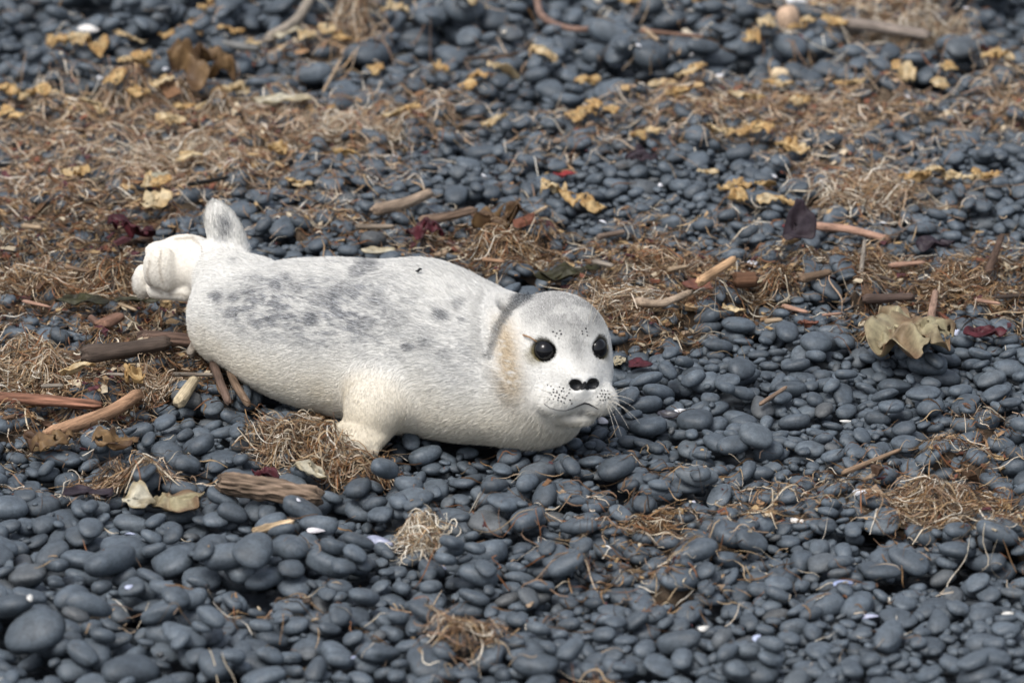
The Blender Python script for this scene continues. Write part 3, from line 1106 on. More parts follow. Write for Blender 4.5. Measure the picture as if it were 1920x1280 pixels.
# wrack density in photo columns / rows: cx, cy, rx, ry, strength, tone (0 brown, 1 pale)
ZONES = [(60, 470, 190, 80, 1.1, 0.15), (210, 450, 140, 60, 0.9, 0.15), (120, 570, 230, 80, 1.2, 0.1), (330, 620, 110, 80, 1.1, 0.0), (240, 720, 140, 60, 1.1, 0.05),
         (60, 680, 120, 110, 1.2, 0.55), (110, 810, 150, 50, 1.0, 0.2), (430, 720, 60, 60, 0.8, 0.0), (200, 900, 200, 26, 0.55, 0.3), (60, 930, 90, 20, 0.5, 0.4),
         (560, 770, 120, 24, 0.7, 0.0), (900, 470, 200, 55, 0.9, 0.1), (720, 445, 150, 40, 0.7, 0.25), (540, 420, 130, 40, 0.6, 0.4),
         (1170, 560, 120, 70, 1.2, 0.35), (1180, 480, 160, 50, 0.7, 0.2), (1340, 570, 170, 60, 1.2, 0.1), (1540, 575, 200, 50, 1.2, 0.05), (1800, 560, 220, 80, 1.2, 0.1),
         (1560, 510, 260, 40, 0.7, 0.15), (1780, 480, 160, 40, 0.6, 0.2), (1240, 640, 110, 26, 0.6, 0.1), (1780, 650, 120, 26, 0.6, 0.1), (1010, 530, 120, 40, 0.9, 0.1),
         (90, 300, 240, 90, 0.85, 0.75), (320, 290, 260, 90, 0.85, 0.8), (640, 260, 220, 60, 0.85, 0.75), (480, 350, 230, 60, 0.7, 0.7), (250, 215, 300, 40, 0.8, 0.7),
         (850, 210, 260, 36, 0.85, 0.7), (1200, 200, 240, 36, 0.85, 0.7), (1380, 230, 260, 50, 0.85, 0.75), (1640, 375, 180, 60, 1.0, 0.7), (1590, 300, 180, 40, 0.6, 0.75),
         (1720, 210, 240, 50, 0.8, 0.7), (1100, 290, 200, 40, 0.45, 0.6), (1720, 60, 130, 55, 1.1, 0.8), (1620, 25, 130, 28, 0.9, 0.7), (1880, 160, 80, 60, 0.8, 0.6),
         (655, 60, 45, 45, 1.0, 0.75), (600, 100, 110, 22, 0.7, 0.9), (950, 330, 200, 40, 0.35, 0.7), (1300, 420, 250, 40, 0.35, 0.6), (60, 400, 120, 50, 0.7, 0.6),
         (1770, 920, 170, 90, 0.75, 0.2), (1560, 960, 240, 90, 0.45, 0.25), (1250, 1000, 200, 90, 0.42, 0.2), (900, 1200, 120, 70, 0.42, 0.25), (1380, 1080, 320, 70, 0.32, 0.25),
         (480, 1150, 260, 40, 0.25, 0.3), (1150, 1110, 160, 60, 0.30, 0.2), (1120, 850, 260, 50, 0.16, 0.3), (1500, 1000, 90, 60, 0.5, 0.15), (960, 1100, 1100, 260, 0.05, 0.3),
         (960, 100, 1100, 140, 0.12, 0.7), (1000, 960, 200, 70, 0.15, 0.3), (1860, 820, 120, 60, 0.5, 0.2), (330, 890, 100, 30, 0.4, 0.4), (1900, 1000, 80, 80, .6, .2),
         (1340, 605, 190, 40, 1.1, 0.1), (1540, 608, 220, 36, 1.1, 0.05), (1800, 600, 200, 50, 1.1, 0.1), (1450, 535, 320, 40, 0.9, 0.1), (200, 570, 260, 140, 0.9, 0.05), (150, 700, 230, 90, 0.8, 0.1), (330, 690, 90, 50, 0.9, 0.0), (-150, 570, 180, 130, 0.8, 0.1), (-160, 290, 220, 90, 0.7, 0.7), (2070, 570, 180, 90, 0.9, 0.1), (2060, 230, 180, 60, 0.7, 0.7)]
ZA = np.array(ZONES)


def dens(x, y):
    P = np.stack([x, y, np.zeros_like(x)], -1)
    p = proj(P)
    d = np.zeros(len(p))
    tone = np.zeros(len(p))
    for (cx_, cy_, rx, ry, am, tn) in ZONES:
        w = am * np.exp(-((((p[:, 0] - cx_) / rx) ** 2 + ((p[:, 1] - cy_) / ry) ** 2)) ** 1.4)
        d += w
        tone += w * tn
    tone = tone / np.maximum(d, 1e-6)
    nz = fbm(np.stack([x * 9, y * 5, np.zeros_like(x)], -1), 77, 3)
    return np.clip(d, 0, 1.3) * sstep(0.22, 0.62, nz), tone


LG = 0.008
lx = np.arange(-1.35, 1.35, LG)
ly = np.arange(-1.3, 2.3, LG)
LX, LY = np.meshgrid(lx, ly, indexing='ij')
ld, lt = dens(LX.ravel(), LY.ravel())
ld = ld.reshape(LX.shape)
lt = lt.reshape(LX.shape)
# litter mat under the wrack
Hs = H.copy()
for _ in range(6):
    Hs[1:-1, 1:-1] = 0.2 * (Hs[1:-1, 1:-1] + Hs[2:, 1:-1] + Hs[:-2, 1:-1] + Hs[1:-1, 2:] + Hs[1:-1, :-2])
Hd = H.copy()
for _ in range(3):
    Hd[1:-1, 1:-1] = np.maximum.reduce([Hd[1:-1, 1:-1], Hd[2:, 1:-1], Hd[:-2, 1:-1], Hd[1:-1, 2:], Hd[1:-1, :-2]])
for _ in range(8):
    Hd[1:-1, 1:-1] = 0.2 * (Hd[1:-1, 1:-1] + Hd[2:, 1:-1] + Hd[:-2, 1:-1] + Hd[1:-1, 2:] + Hd[1:-1, :-2])
mat_n = fbm(np.stack([LX * 40, LY * 40, LX * 0], -1), 5, 3)
lz = sampH(LX, LY, Hs) - 0.018 + 0.018 * sstep(0.5, 1.0, ld) + 0.012 * (mat_n - 0.5)
Hlit = np.full_like(LX, -9.0)
Hlit[ld > 0.52] = lz[ld > 0.52]
ok = (ld > 0.52)
okq = ok[:-1, :-1] & ok[1:, :-1] & ok[1:, 1:] & ok[:-1, 1:]
vid = np.arange(LX.size).reshape(LX.shape)
qi = np.argwhere(okq)
lq = np.stack([vid[qi[:, 0], qi[:, 1]], vid[qi[:, 0] + 1, qi[:, 1]], vid[qi[:, 0] + 1, qi[:, 1] + 1], vid[qi[:, 0], qi[:, 1] + 1]], -1)
used = np.unique(lq)
remap = np.full(LX.size, -1)
remap[used] = np.arange(len(used))
lc = np.array([0.035, 0.024, 0.016]) + lt.ravel()[used][:, None] * np.array([0.10, 0.078, 0.055])
lc = lc * (0.5 + 1.0 * fbm(np.stack([LX.ravel()[used] * 120, LY.ravel()[used] * 120, used * 0], -1), 9, 2))[:, None]
link('seaweed_litter', mesh_np('seaweed_litter', np.stack([LX.ravel(), LY.ravel(), lz.ravel()], -1)[used], remap[lq], M_CHIP, {'col': lc}),
     label='dark matted seaweed litter lying between the pebbles', cat='seaweed litter', kind='stuff')

pp = proj(peb[:, :3])
inframe = (pp[:, 0] > -20) & (pp[:, 0] < 1940) & (pp[:, 1] > -20) & (pp[:, 1] < 1300)
pd, _ = dens(peb[:, 0], peb[:, 1])
under = footprint_seal(peb[:, 0], peb[:, 1], 0.9)
# hidden by the seal from this side of the beach
scale = 1.0 / np.linalg.norm(peb[:, :3] - CAM, axis=1)
score = expo * scale ** 2 * inframe * (~under) * (pd < 0.55) * (0.6 + 0.4 * (peb[:, 2] > -0.01))
cpx = np.array([bvh.ray_cast(Vector(CAM), Vector(peb[q, :3] + np.array([0, 0, peb[q, 5]]) - CAM).normalized(), float(np.linalg.norm(peb[q, :3] - CAM)))[0] is None if score[q] > 0 else True for q in range(len(peb))])
score *= cpx
order = np.argsort(-score)
big = np.zeros(len(peb), bool)
big[order[:300]] = True
shape_id = rng.integers(0, NSHAPE, len(peb))
RM = rotmat(peb[:, 6], peb[:, 7], peb[:, 8])
big_mesh = [mesh_np('pebble_shape', *pebble_shape(k, 6), M_PEBO) for k in range(NSHAPE)]
MARKS = [((505, 955), 'beside the driftwood block'), ((510, 1030), 'below the yellowish wood chip'), ((466, 1075), 'around the rounded blue mussel shell'), ((790, 1010), 'around the pale frayed tuft'),
         ((1700, 700), 'in front of the crumpled green kelp'), ((1770, 930), 'around the strands beside the straight twig'), ((1060, 830), "in front of the seal's chest"), ((1200, 760), "beside the seal's muzzle"),
         ((1400, 760), 'between the muzzle and the green kelp'), ((720, 870), 'beside the front flipper'), ((350, 800), 'between belly and hollow stalk'), ((170, 970), 'below the grey-purple kelp sheet'),
         ((1500, 970), 'around the broken cream shell'), ((1640, 1110), 'around the smooth cream shell half'), ((880, 1190), 'around the wisps of the lowest shingle'), ((1230, 990), 'around the small brown weed knot'),
         ((200, 1180), 'of the coarse shingle away from any weed'), ((1300, 1210), 'around the white crumpled shell chip'), ((1840, 1200), 'of the fine shingle away from any weed'), ((540, 60), 'around the curved grey branch'),
         ((1060, 70), 'around the hooked brown branch'), ((1650, 90), 'around the thick driftwood log'), ((1470, 64), 'around the peach stone'), ((180, 60), 'around the bleached stick of the upper beach'),
         ((800, 380), "behind the seal's back"), ((1500, 440), 'around the upright purple blade'), ((1200, 300), 'of the bare strip on the middle beach'), ((300, 350), 'around the grey-buff flat stone'), ((800, 120), 'beside the long dark twig')]
mk_ = np.array([m[0] for m in MARKS], float)
bigi = order[:300]
near = np.array([np.argmin(np.hypot(mk_[:, 0] - pp[q, 0], (mk_[:, 1] - pp[q, 1]) * 1.3)) for q in bigi])
first = {}
for q, nk in zip(bigi, near):
    first.setdefault(nk, q)
for q, nk in zip(bigi, near):
    where = MARKS[nk][1]
    lab = ('largest' if first[nk] == q else 'large') + ' smooth slate-grey pebble ' + where
    o = link('pebble', big_mesh[shape_id[q]], label=lab, cat='pebble', group='larger pebbles ' + where)
    M = np.eye(4)
    M[:3, :3] = RM[q] * peb[q, 3:6][None, :]
    M[:3, 3] = peb[q, :3]
    o.matrix_world = Matrix(M.tolist())
margin = (pp[:, 0] > -60) & (pp[:, 0] < 1980) & (pp[:, 1] > -40) & (pp[:, 1] < 1320)
Vs, Fs, Ts, off = [], [], [], 0
tint = rng.random(len(peb))
lod4 = (peb[:, 3] >= 0.020) & (peb[:, 1] < 0.8)
lod3 = ~lod4 & (peb[:, 3] >= np.where(peb[:, 1] < 0.3, 0.0105, 0.017))
for k in range(NSHAPE):
    for n, sel in ((4, margin & lod4), (3, margin & lod3), (2, ~(margin & (lod4 | lod3)))):
        ii = np.flatnonzero(sel & ~big & (shape_id == k) & ~footprint_seal(peb[:, 0], peb[:, 1], 0.4))
        if not len(ii):
            continue
        tv, tf = pebble_shape(k, n)
        vv = np.einsum('nij,nvj->nvi', RM[ii], tv[None] * peb[ii, None, 3:6]) + peb[ii, None, :3]
        Vs.append(vv.reshape(-1, 3))
        Fs.append((tf[None] + (off + np.arange(len(ii)) * len(tv))[:, None, None]).reshape(-1, 4))
        Ts.append(np.repeat(tint[ii], len(tv)))
        off += len(ii) * len(tv)
link('shingle', mesh_np('shingle', np.concatenate(Vs), np.concatenate(Fs), M_PEB, {'tint': np.concatenate(Ts)}),
     label='countless small rounded slate-grey pebbles covering the beach', cat='shingle', kind='stuff')
# beach sheet, with a hollow under the built shingle so that it meets the pebble tops beyond it
ge = np.concatenate([[-400, -60, -12, -4, -2.2], np.linspace(-1.45, 1.45, 12), [2.2, 4, 12, 60, 400]])
GXX, GYY = np.meshgrid(ge, ge + 0.35, indexing='ij')
rim = np.maximum(np.abs(GXX) / 1.42, np.abs(GYY - 0.37) / 2.02)
gz = GROUND_Z + (0.0 - GROUND_Z - 0.004) * sstep(1.0, 1.35, rim) + 0.05 * sstep(2, 30, rim)
n_ = len(ge)
vi = np.arange(n_ * n_).reshape(n_, n_)
gq = np.stack([vi[:-1, :-1], vi[1:, :-1], vi[1:, 1:], vi[:-1, 1:]], -1).reshape(-1, 4)
link('ground', mesh_np('ground', np.stack([GXX, GYY, gz], -1).reshape(-1, 3), gq, M_GROUND), kind='structure')

# single odd-coloured stones
def stone(px, py, w, col, label, ratio=0.75, zc=0.55, yaw=0.0, group=None):
    k = pxm(py)
    p = at(px, py)
    a = w * k / 2
    M = np.eye(4)
    M[:3, :3] = rotmat(np.array(yaw), np.array(random.uniform(-.15, .15)), np.array(random.uniform(-.15, .15))) * np.array([a, a * ratio, a * zc])[None]
    M[:3, 3] = (p[0], p[1], float(sampH(p[0], p[1])) + a * zc * 0.55)
    o = link('stone', mesh_np('stone', *pebble_shape(random.randrange(NSHAPE), 8), plain_stone('stone_' + label.split()[0], col)), label=label, cat='stone', group=group)
    o.matrix_world = Matrix(M.tolist())


stone(1322, 487, 46, (0.19, 0.135, 0.085), 'brown-tan pebble in the wrack behind the seal', 0.6)
stone(408, 912, 44, (0.40, 0.36, 0.25), 'pale yellowish pebble by the driftwood block', 0.7, 0.6, 0.4)
stone(1478, 64, 46, (0.50, 0.35, 0.24), 'upright peach-coloured stone on the upper beach', 0.8, 1.1, 0.8)
stone(1434, 66, 34, (0.45, 0.30, 0.20), 'rounder orange-tan stone beside the peach stone', 0.8, 0.7)
stone(1218, 968, 34, (0.34, 0.24, 0.16), 'small brownish pebble half under seaweed', 0.7, 0.6)
stone(1638, 1066, 30, (0.33, 0.19, 0.12), 'small reddish-brown pebble among grey ones', 0.6, 0.5)
stone(146, 1252, 16, (0.26, 0.12, 0.06), 'tiny rust-orange pebble in the near shingle', 0.8, 0.7)
stone(682, 341, 26, (0.75, 0.74, 0.70), 'small white oval pebble behind the seal', 0.6, 0.5)
stone(1455, 1240, 18, (0.28, 0.18, 0.10), 'tiny tan pebble at the foot of a big cobble', 0.7, 0.6)
stone(300, 345, 66, (0.30, 0.28, 0.20), 'grey-buff flat stone by the yellow kelp', 0.7, 0.5)
stone(1500, 157, 30, (0.68, 0.62, 0.54), 'white stone in the upper wrack line', 0.75, 0.8)
stone(1462, 157, 34, (0.60, 0.47, 0.30), 'cream stone next to the white stone', 0.7, 0.7)

# ------------------------------------------------------------------ driftwood and stalks
WOODC = {'grey': (0.24, 0.20, 0.155), 'brown': (0.19, 0.12, 0.07), 'dark': (0.06, 0.042, 0.032), 'tan': (0.40, 0.28, 0.16), 'orange': (0.36, 0.20, 0.10),
         'red': (0.22, 0.075, 0.035), 'pale': (0.50, 0.42, 0.30), 'pink': (0.40, 0.22, 0.14), 'black': (0.02, 0.018, 0.016)}


def stick(name, pix, thick, colr, label, cat='driftwood', flat=1.0, lumps=0.16, lift=0.3, taper=0.75, sides=14, rings=18, seed=None, group=None, bark=0.18, ztilt=0.0):
    """a stick lying on the pebbles along photo points; thick in photo pixels"""
    pix = np.array(pix, float)
    sd_ = random.randrange(10000) if seed is None else seed
    g0 = np.array([at(*q)[:2] for q in pix])
    seg = np.concatenate([[0], np.cumsum(np.linalg.norm(np.diff(g0, axis=0), axis=1))])
    s = np.linspace(0, seg[-1], rings)
    x, y = np.interp(s, seg, g0[:, 0]), np.interp(s, seg, g0[:, 1])
    r = thick * pxm(pix[:, 1].mean()) / 2
    if len(pix) > 2:
        for _ in range(3):
            x[1:-1] = 0.5 * x[1:-1] + 0.25 * (x[2:] + x[:-2])
            y[1:-1] = 0.5 * y[1:-1] + 0.25 * (y[2:] + y[:-2])
    hz = sampH(x, y, Hd)
    A = np.polyfit(s, hz, 1)
    A[1] += (A[0] - np.clip(A[0], -0.06, 0.06)) * s.mean()
    A[0] = np.clip(A[0], -0.06, 0.06)
    res = (hz - np.polyval(A, s)).max()
    z = np.polyval(A, s) + 0.3 * max(res, 0) + r * flat * 0.75 + lift * r * 0.5 + 0.012 * sstep(0.4, 1.0, dens(x[rings // 2:rings // 2 + 1], y[rings // 2:rings // 2 + 1])[0][0]) + ztilt * (s / seg[-1]) 
    pts = np.stack([x, y, z], -1)
    base = np.array([x.mean(), y.mean(), z.mean()])
    yaw = math.atan2(y[-1] - y[0], x[-1] - x[0])
    R = np.array(Matrix.Rotation(-yaw, 3, 'Z'))
    loc = (pts - base) @ R.T
    tg = np.gradient(loc, axis=0)
    tg /= np.linalg.norm(tg, axis=1)[:, None]
    sdv = np.cross(tg, [0, 0, 1.0])
    sdv /= np.linalg.norm(sdv, axis=1)[:, None]
    upv = np.cross(sdv, tg)
    A_ = np.arange(sides) * 2 * math.pi / sides
    ss, aa = np.meshgrid(np.linspace(0, 1, rings), A_, indexing='ij')
    nz = fbm(np.stack([ss * 2.5 + sd_, np.cos(aa) * 1.2, np.sin(aa) * 1.2], -1), sd_ % 97, 3) - 0.5
    gr = fbm(np.stack([ss * (7.0 if sides > 20 else 3.5) + sd_, np.cos(aa) * (8 if sides > 20 else 4.5), np.sin(aa) * (8 if sides > 20 else 4.5)], -1), (sd_ + 5) % 97, 2) - 0.5
    rad_ = r * (1 + 2 * lumps * nz + bark * gr) * (1 - (1 - taper) * ss)
    endm = np.minimum(ss, 1 - ss) * (rings - 1)
    rad_ = rad_ * np.where(endm < 0.5, 0.62, 1.0)
    V_ = loc[:, None, :] + sdv[:, None, :] * (np.cos(aa) * rad_)[..., None] + upv[:, None, :] * (np.sin(aa) * rad_ * flat)[..., None]
    V_[0] += tg[0] * (r * 0.3 * np.sin(A_ * 3 + sd_))[:, None]
    V_[-1] += tg[-1] * (r * 0.3 * np.sin(A_ * 3 + sd_ + 1))[:, None]
    Vf = np.concatenate([V_.reshape(-1, 3), [loc[0] - tg[0] * r * 0.1, loc[-1] + tg[-1] * r * 0.1]])
    Fq = [(i * sides + k, i * sides + (k + 1) % sides, (i + 1) * sides + (k + 1) % sides, (i + 1) * sides + k) for i in range(rings - 1) for k in range(sides)]
    e = rings * sides
    Ft = [((k + 1) % sides, k, e) for k in range(sides)] + [((rings - 1) * sides + k, (rings - 1) * sides + (k + 1) % sides, e + 1) for k in range(sides)]
    c = np.array(WOODC[colr] if isinstance(colr, str) else colr)
    c = c * 0.78 + c.mean() * 0.22 * 0.95
    cc = c * (0.55 + 0.95 * fbm(Vf * 45 + sd_, 3, 3))[:, None]
    if bark > 0.3:
        cc[:-2] = cc[:-2] * (1 + 2.6 * gr.reshape(-1))[:, None].clip(0.18, 1.7)
    o = link(name, mesh_np(name, Vf, [np.array(Fq), np.array(Ft)], M_WOOD, {'col': cc}), label=label, cat=cat, group=group, loc=base)
    o.rotation_euler = (0, 0, yaw)
    return o


stick('driftwood_block', [(414, 948), (500, 956), (600, 966)], 50, (0.185, 0.125, 0.080), 'weathered brown driftwood block with deep grain in front of the seal', flat=0.78, bark=0.75, sides=48, rings=28, taper=0.88, seed=31, lumps=0.12)
stick('wood_chip', [(476, 1022), (550, 1007)], 24, (0.42, 0.29, 0.15), 'small yellowish broken wood chip on grey pebbles', flat=0.6, bark=0.4, sides=16, lumps=0.3, taper=0.7)
stick('kelp_stalk', [(88, 848), (150, 830), (215, 806), (264, 772)], 27, (0.40, 0.215, 0.105), 'bent orange-brown kelp stalk left of the seal', 'stalk', lumps=0.1, taper=0.9)
stick('driftwood_stick', [(-20, 782), (90, 790), (190, 800)], 30, (0.20, 0.085, 0.045), 'shredded red-brown stick lying in the brown wrack', bark=0.5, sides=16, flat=0.7)
stick('driftwood_piece', [(158, 716), (240, 712), (318, 703)], 44, (0.085, 0.060, 0.045), 'worn dark driftwood lump near the seal\'s belly', flat=0.75, lumps=0.28, bark=0.25, sides=18)
stick('driftwood_slab', [(262, 668), (330, 668), (392, 672)], 46, (0.11, 0.065, 0.045), 'dark red-brown driftwood slab under the seal\'s rump', flat=0.6, bark=0.35, sides=18, lumps=0.2)
stick('driftwood_chunk', [(190, 650), (226, 628)], 36, (0.20, 0.10, 0.06), 'short reddish wood chunk in the brown wrack', flat=0.6, bark=0.3, sides=14)
stick('driftwood_stick', [(358, 702), (384, 664)], 20, 'grey', 'short blunt grey-brown stick by the seal\'s rump', ztilt=0.02)
stick('driftwood_stick', [(428, 712), (440, 756), (468, 806)], 17, 'brown', 'curved brown stick leaning against the seal\'s belly', lift=4.0)
stick('driftwood_stick', [(400, 715), (414, 760), (430, 806)], 18, (0.13, 0.08, 0.055), 'dark stick pointing out from the seal\'s belly', lift=3.5)
stick('driftwood_twig', [(322, 728), (418, 724)], 9, 'grey', 'thin straight twig beside the seal\'s belly')
stick('kelp_stalk', [(336, 792), (350, 774), (366, 754)], 27, (0.48, 0.38, 0.22), 'short hollow cream kelp stalk left of the seal', 'stalk', lumps=0.1)
stick('driftwood_stick', [(700, 424), (760, 410), (808, 388)], 25, (0.33, 0.235, 0.155), 'smooth tan driftwood stick behind the seal\'s back', lumps=0.1)
stick('driftwood_piece', [(788, 436), (840, 430), (892, 420)], 27, (0.15, 0.095, 0.06), 'dark split driftwood piece behind the seal\'s back', flat=0.7, bark=0.4, sides=16)
stick('driftwood_twig', [(978, 442), (1026, 420)], 8, 'tan', 'short light twig behind the seal\'s neck')
stick('driftwood_twig', [(905, 515), (945, 522)], 9, 'orange', 'short orange twig just behind the seal\'s neck')
stick('driftwood_stick', [(1308, 608), (1376, 574)], 20, (0.50, 0.29, 0.13), 'light orange peeled stick with a clean end right of the head', lumps=0.06, ztilt=0.015)
stick('driftwood_chunk', [(1376, 588), (1416, 586)], 34, (0.13, 0.06, 0.028), 'dark brown ringed wood chunk beside the peeled stick', flat=0.9, lumps=0.1, taper=1.0, sides=14)
stick('driftwood_stick', [(1190, 610), (1240, 620), (1296, 600)], 17, (0.36, 0.26, 0.17), 'pale bent stick right of the seal\'s head')
stick('driftwood_stick', [(1524, 440), (1590, 446), (1668, 468)], 17, 'pink', 'pinkish stripped stick behind the dark upright kelp')
stick('driftwood_stick', [(1500, 570), (1556, 560)], 18, 'brown', 'short brown stick in the wrack right of the seal')
stick('driftwood_stick', [(1618, 590), (1712, 590)], 20, (0.10, 0.065, 0.05), 'dark flat stick behind the crumpled green kelp')
stick('driftwood_stick', [(1742, 640), (1752, 598)], 16, (0.30, 0.18, 0.12), 'short upright brown stub beside the crumpled green kelp', ztilt=0.02)
stick('driftwood_stick', [(1850, 545), (1876, 512)], 16, (0.10, 0.06, 0.04), 'dark stub sticking out of the right-hand wrack', ztilt=0.03)
stick('driftwood_stick', [(1612, 556), (1620, 508)], 10, 'grey', 'thin grey stake standing in the wrack', ztilt=0.03)
stick('driftwood_twig', [(1578, 918), (1630, 896), (1688, 872)], 11, (0.27, 0.17, 0.095), 'straight brown twig on the near right pebbles')
stick('driftwood_twig', [(1424, 790), (1474, 762)], 9, (0.25, 0.16, 0.10), 'short brown twig behind a big round pebble')
stick('driftwood_stick', [(500, 100), (555, 72), (580, 34), (592, 0)], 22, (0.30, 0.25, 0.19), 'curved grey driftwood branch on the upper beach')
stick('driftwood_stick', [(1006, 22), (1012, 58), (1060, 82), (1118, 82), (1120, 62)], 14, (0.24, 0.14, 0.10), 'hooked brown branch on the upper beach')
stick('driftwood_stick', [(1282, 68), (1328, 114)], 14, 'pale', 'short bleached stick on the upper beach')
stick('driftwood_twig', [(1200, 112), (1318, 118)], 9, (0.20, 0.11, 0.07), 'long thin dark twig beside the bleached stick')
stick('driftwood_twig', [(1205, 105), (1232, 134)], 10, 'tan', 'stubby tan twig end at the thin dark twig')
stick('driftwood_stick', [(1576, 74), (1650, 88), (1740, 108)], 26, (0.23, 0.185, 0.15), 'thick straight grey driftwood log on the upper beach')
stick('driftwood_stick', [(130, 36), (184, 36)], 11, 'pale', 'small bleached stick at the top of the beach')
stick('driftwood_stick', [(352, 388), (390, 380), (430, 368)], 9, 'black', 'thin black stalk behind the upright flipper')
stick('driftwood_twig', [(606, 182), (642, 126)], 6, 'tan', 'thin pale twig leaning over grey pebbles')
stick('driftwood_twig', [(616, 236), (668, 232)], 9, (0.42, 0.25, 0.13), 'short reddish stick in the pale wrack line')
stick('driftwood_stick', [(870, 130), (940, 128), (1020, 122)], 8, 'dark', 'long dark twig on the upper beach')
stick('driftwood_stick', [(410, 126), (486, 132)], 18, (0.16, 0.16, 0.15), 'rounded grey driftwood billet among upper pebbles')
stick('driftwood_stick', [(668, 462), (740, 458)], 12, (0.22, 0.17, 0.12), 'flat grey stick just behind the seal\'s shoulder')
stick('driftwood_stick', [(170, 630), (196, 650)], 14, (0.22, 0.12, 0.08), 'stubby red stick beside the wood chunk')
stick('driftwood_stick', [(1120, 470), (1170, 462)], 12, (0.20, 0.14, 0.10), 'small grey-brown stick behind the seal\'s head')
stick('driftwood_twig', [(980, 628), (1000, 634), (1012, 640)], 3, (0.30, 0.19, 0.11), 'tiny', lift=0) if False else None
WR = [(1530, 556), (1490, 590), (1440, 560), (1660, 560), (1850, 600), (1700, 520), (1385, 545), (1560, 600), (1790, 530), (1900, 585), (70, 590), (240, 600), (150, 540), (300, 560), (100, 770), (220, 760), (60, 450), (1270, 540), (1130, 520), (1450, 620)]
for (px, py) in WR:
    an = random.uniform(-0.7, 0.7)
    L2 = random.uniform(16, 34)
    stick('wood_fragment', [(px - L2 * math.cos(an), py - L2 * 0.45 * math.sin(an)), (px + L2 * math.cos(an), py + L2 * 0.45 * math.sin(an))], random.uniform(8, 16),
          random.choice(['brown', 'grey', 'dark', 'tan', 'pink']), 'small broken wood fragment lying loose in the brown wrack', 'wood fragment', group='loose wood fragments in the brown wrack', rings=8, sides=8, flat=0.7, bark=0.3)

# twig across the brow of the seal
pa, na = hit(982, 630)
pb, nb_ = hit(1008, 641)
V_, F_ = tube([pa + na * 0.004, (pa + pb) / 2 + na * 0.006, pb + nb_ * 0.004], 0.0014, 0.0010, 6)
link('twig', mesh_np('twig', V_, F_, M_STRAND, {'col': np.tile((0.36, 0.22, 0.12), (len(V_), 1))}), label='tiny brown twig stuck beside the seal\'s eye', cat='twig')
# a fly and a bit of weed on the coat
for (px, py, lab, nm) in ((785, 513, 'tiny dark fly sitting on the seal\'s back', 'fly'), (992, 549, 'tiny black scrap of weed stuck behind the seal\'s crown', 'weed_scrap')):
    p, n = hit(px, py)
    if p is not None:
        d_, F_ = SPH[4]
        VV = d_ * np.array([0.0050, 0.0022, 0.0020])
        VV[:, 2] += 0.0008 * np.sin(VV[:, 0] * 900)
        o = link(nm, mesh_np(nm, VV, F_, M_NOSE), label=lab, cat='fly' if nm == 'fly' else 'weed', loc=p + n * 0.006)
        o.rotation_euler = (0, -0.4, 0.2)

# ------------------------------------------------------------------ kelp scraps
KC = {'ochre': ((0.62, 0.45, 0.22), (0.42, 0.25, 0.095)), 'pale': ((0.64, 0.53, 0.34), (0.50, 0.35, 0.17)), 'olive': ((0.42, 0.37, 0.23), (0.22, 0.145, 0.085)),
      'purple': ((0.055, 0.042, 0.052), (0.028, 0.016, 0.022)), 'brown': ((0.24, 0.15, 0.07), (0.09, 0.05, 0.028)), 'white': ((0.60, 0.56, 0.44), (0.42, 0.35, 0.22)),
      'maroon': ((0.11, 0.022, 0.03), (0.05, 0.012, 0.016)), 'red': ((0.36, 0.045, 0.045), (0.20, 0.03, 0.03)), 'darkolive': ((0.05, 0.048, 0.02), (0.03, 0.026, 0.014)),
      'redbrown': ((0.26, 0.115, 0.075), (0.16, 0.06, 0.04))}


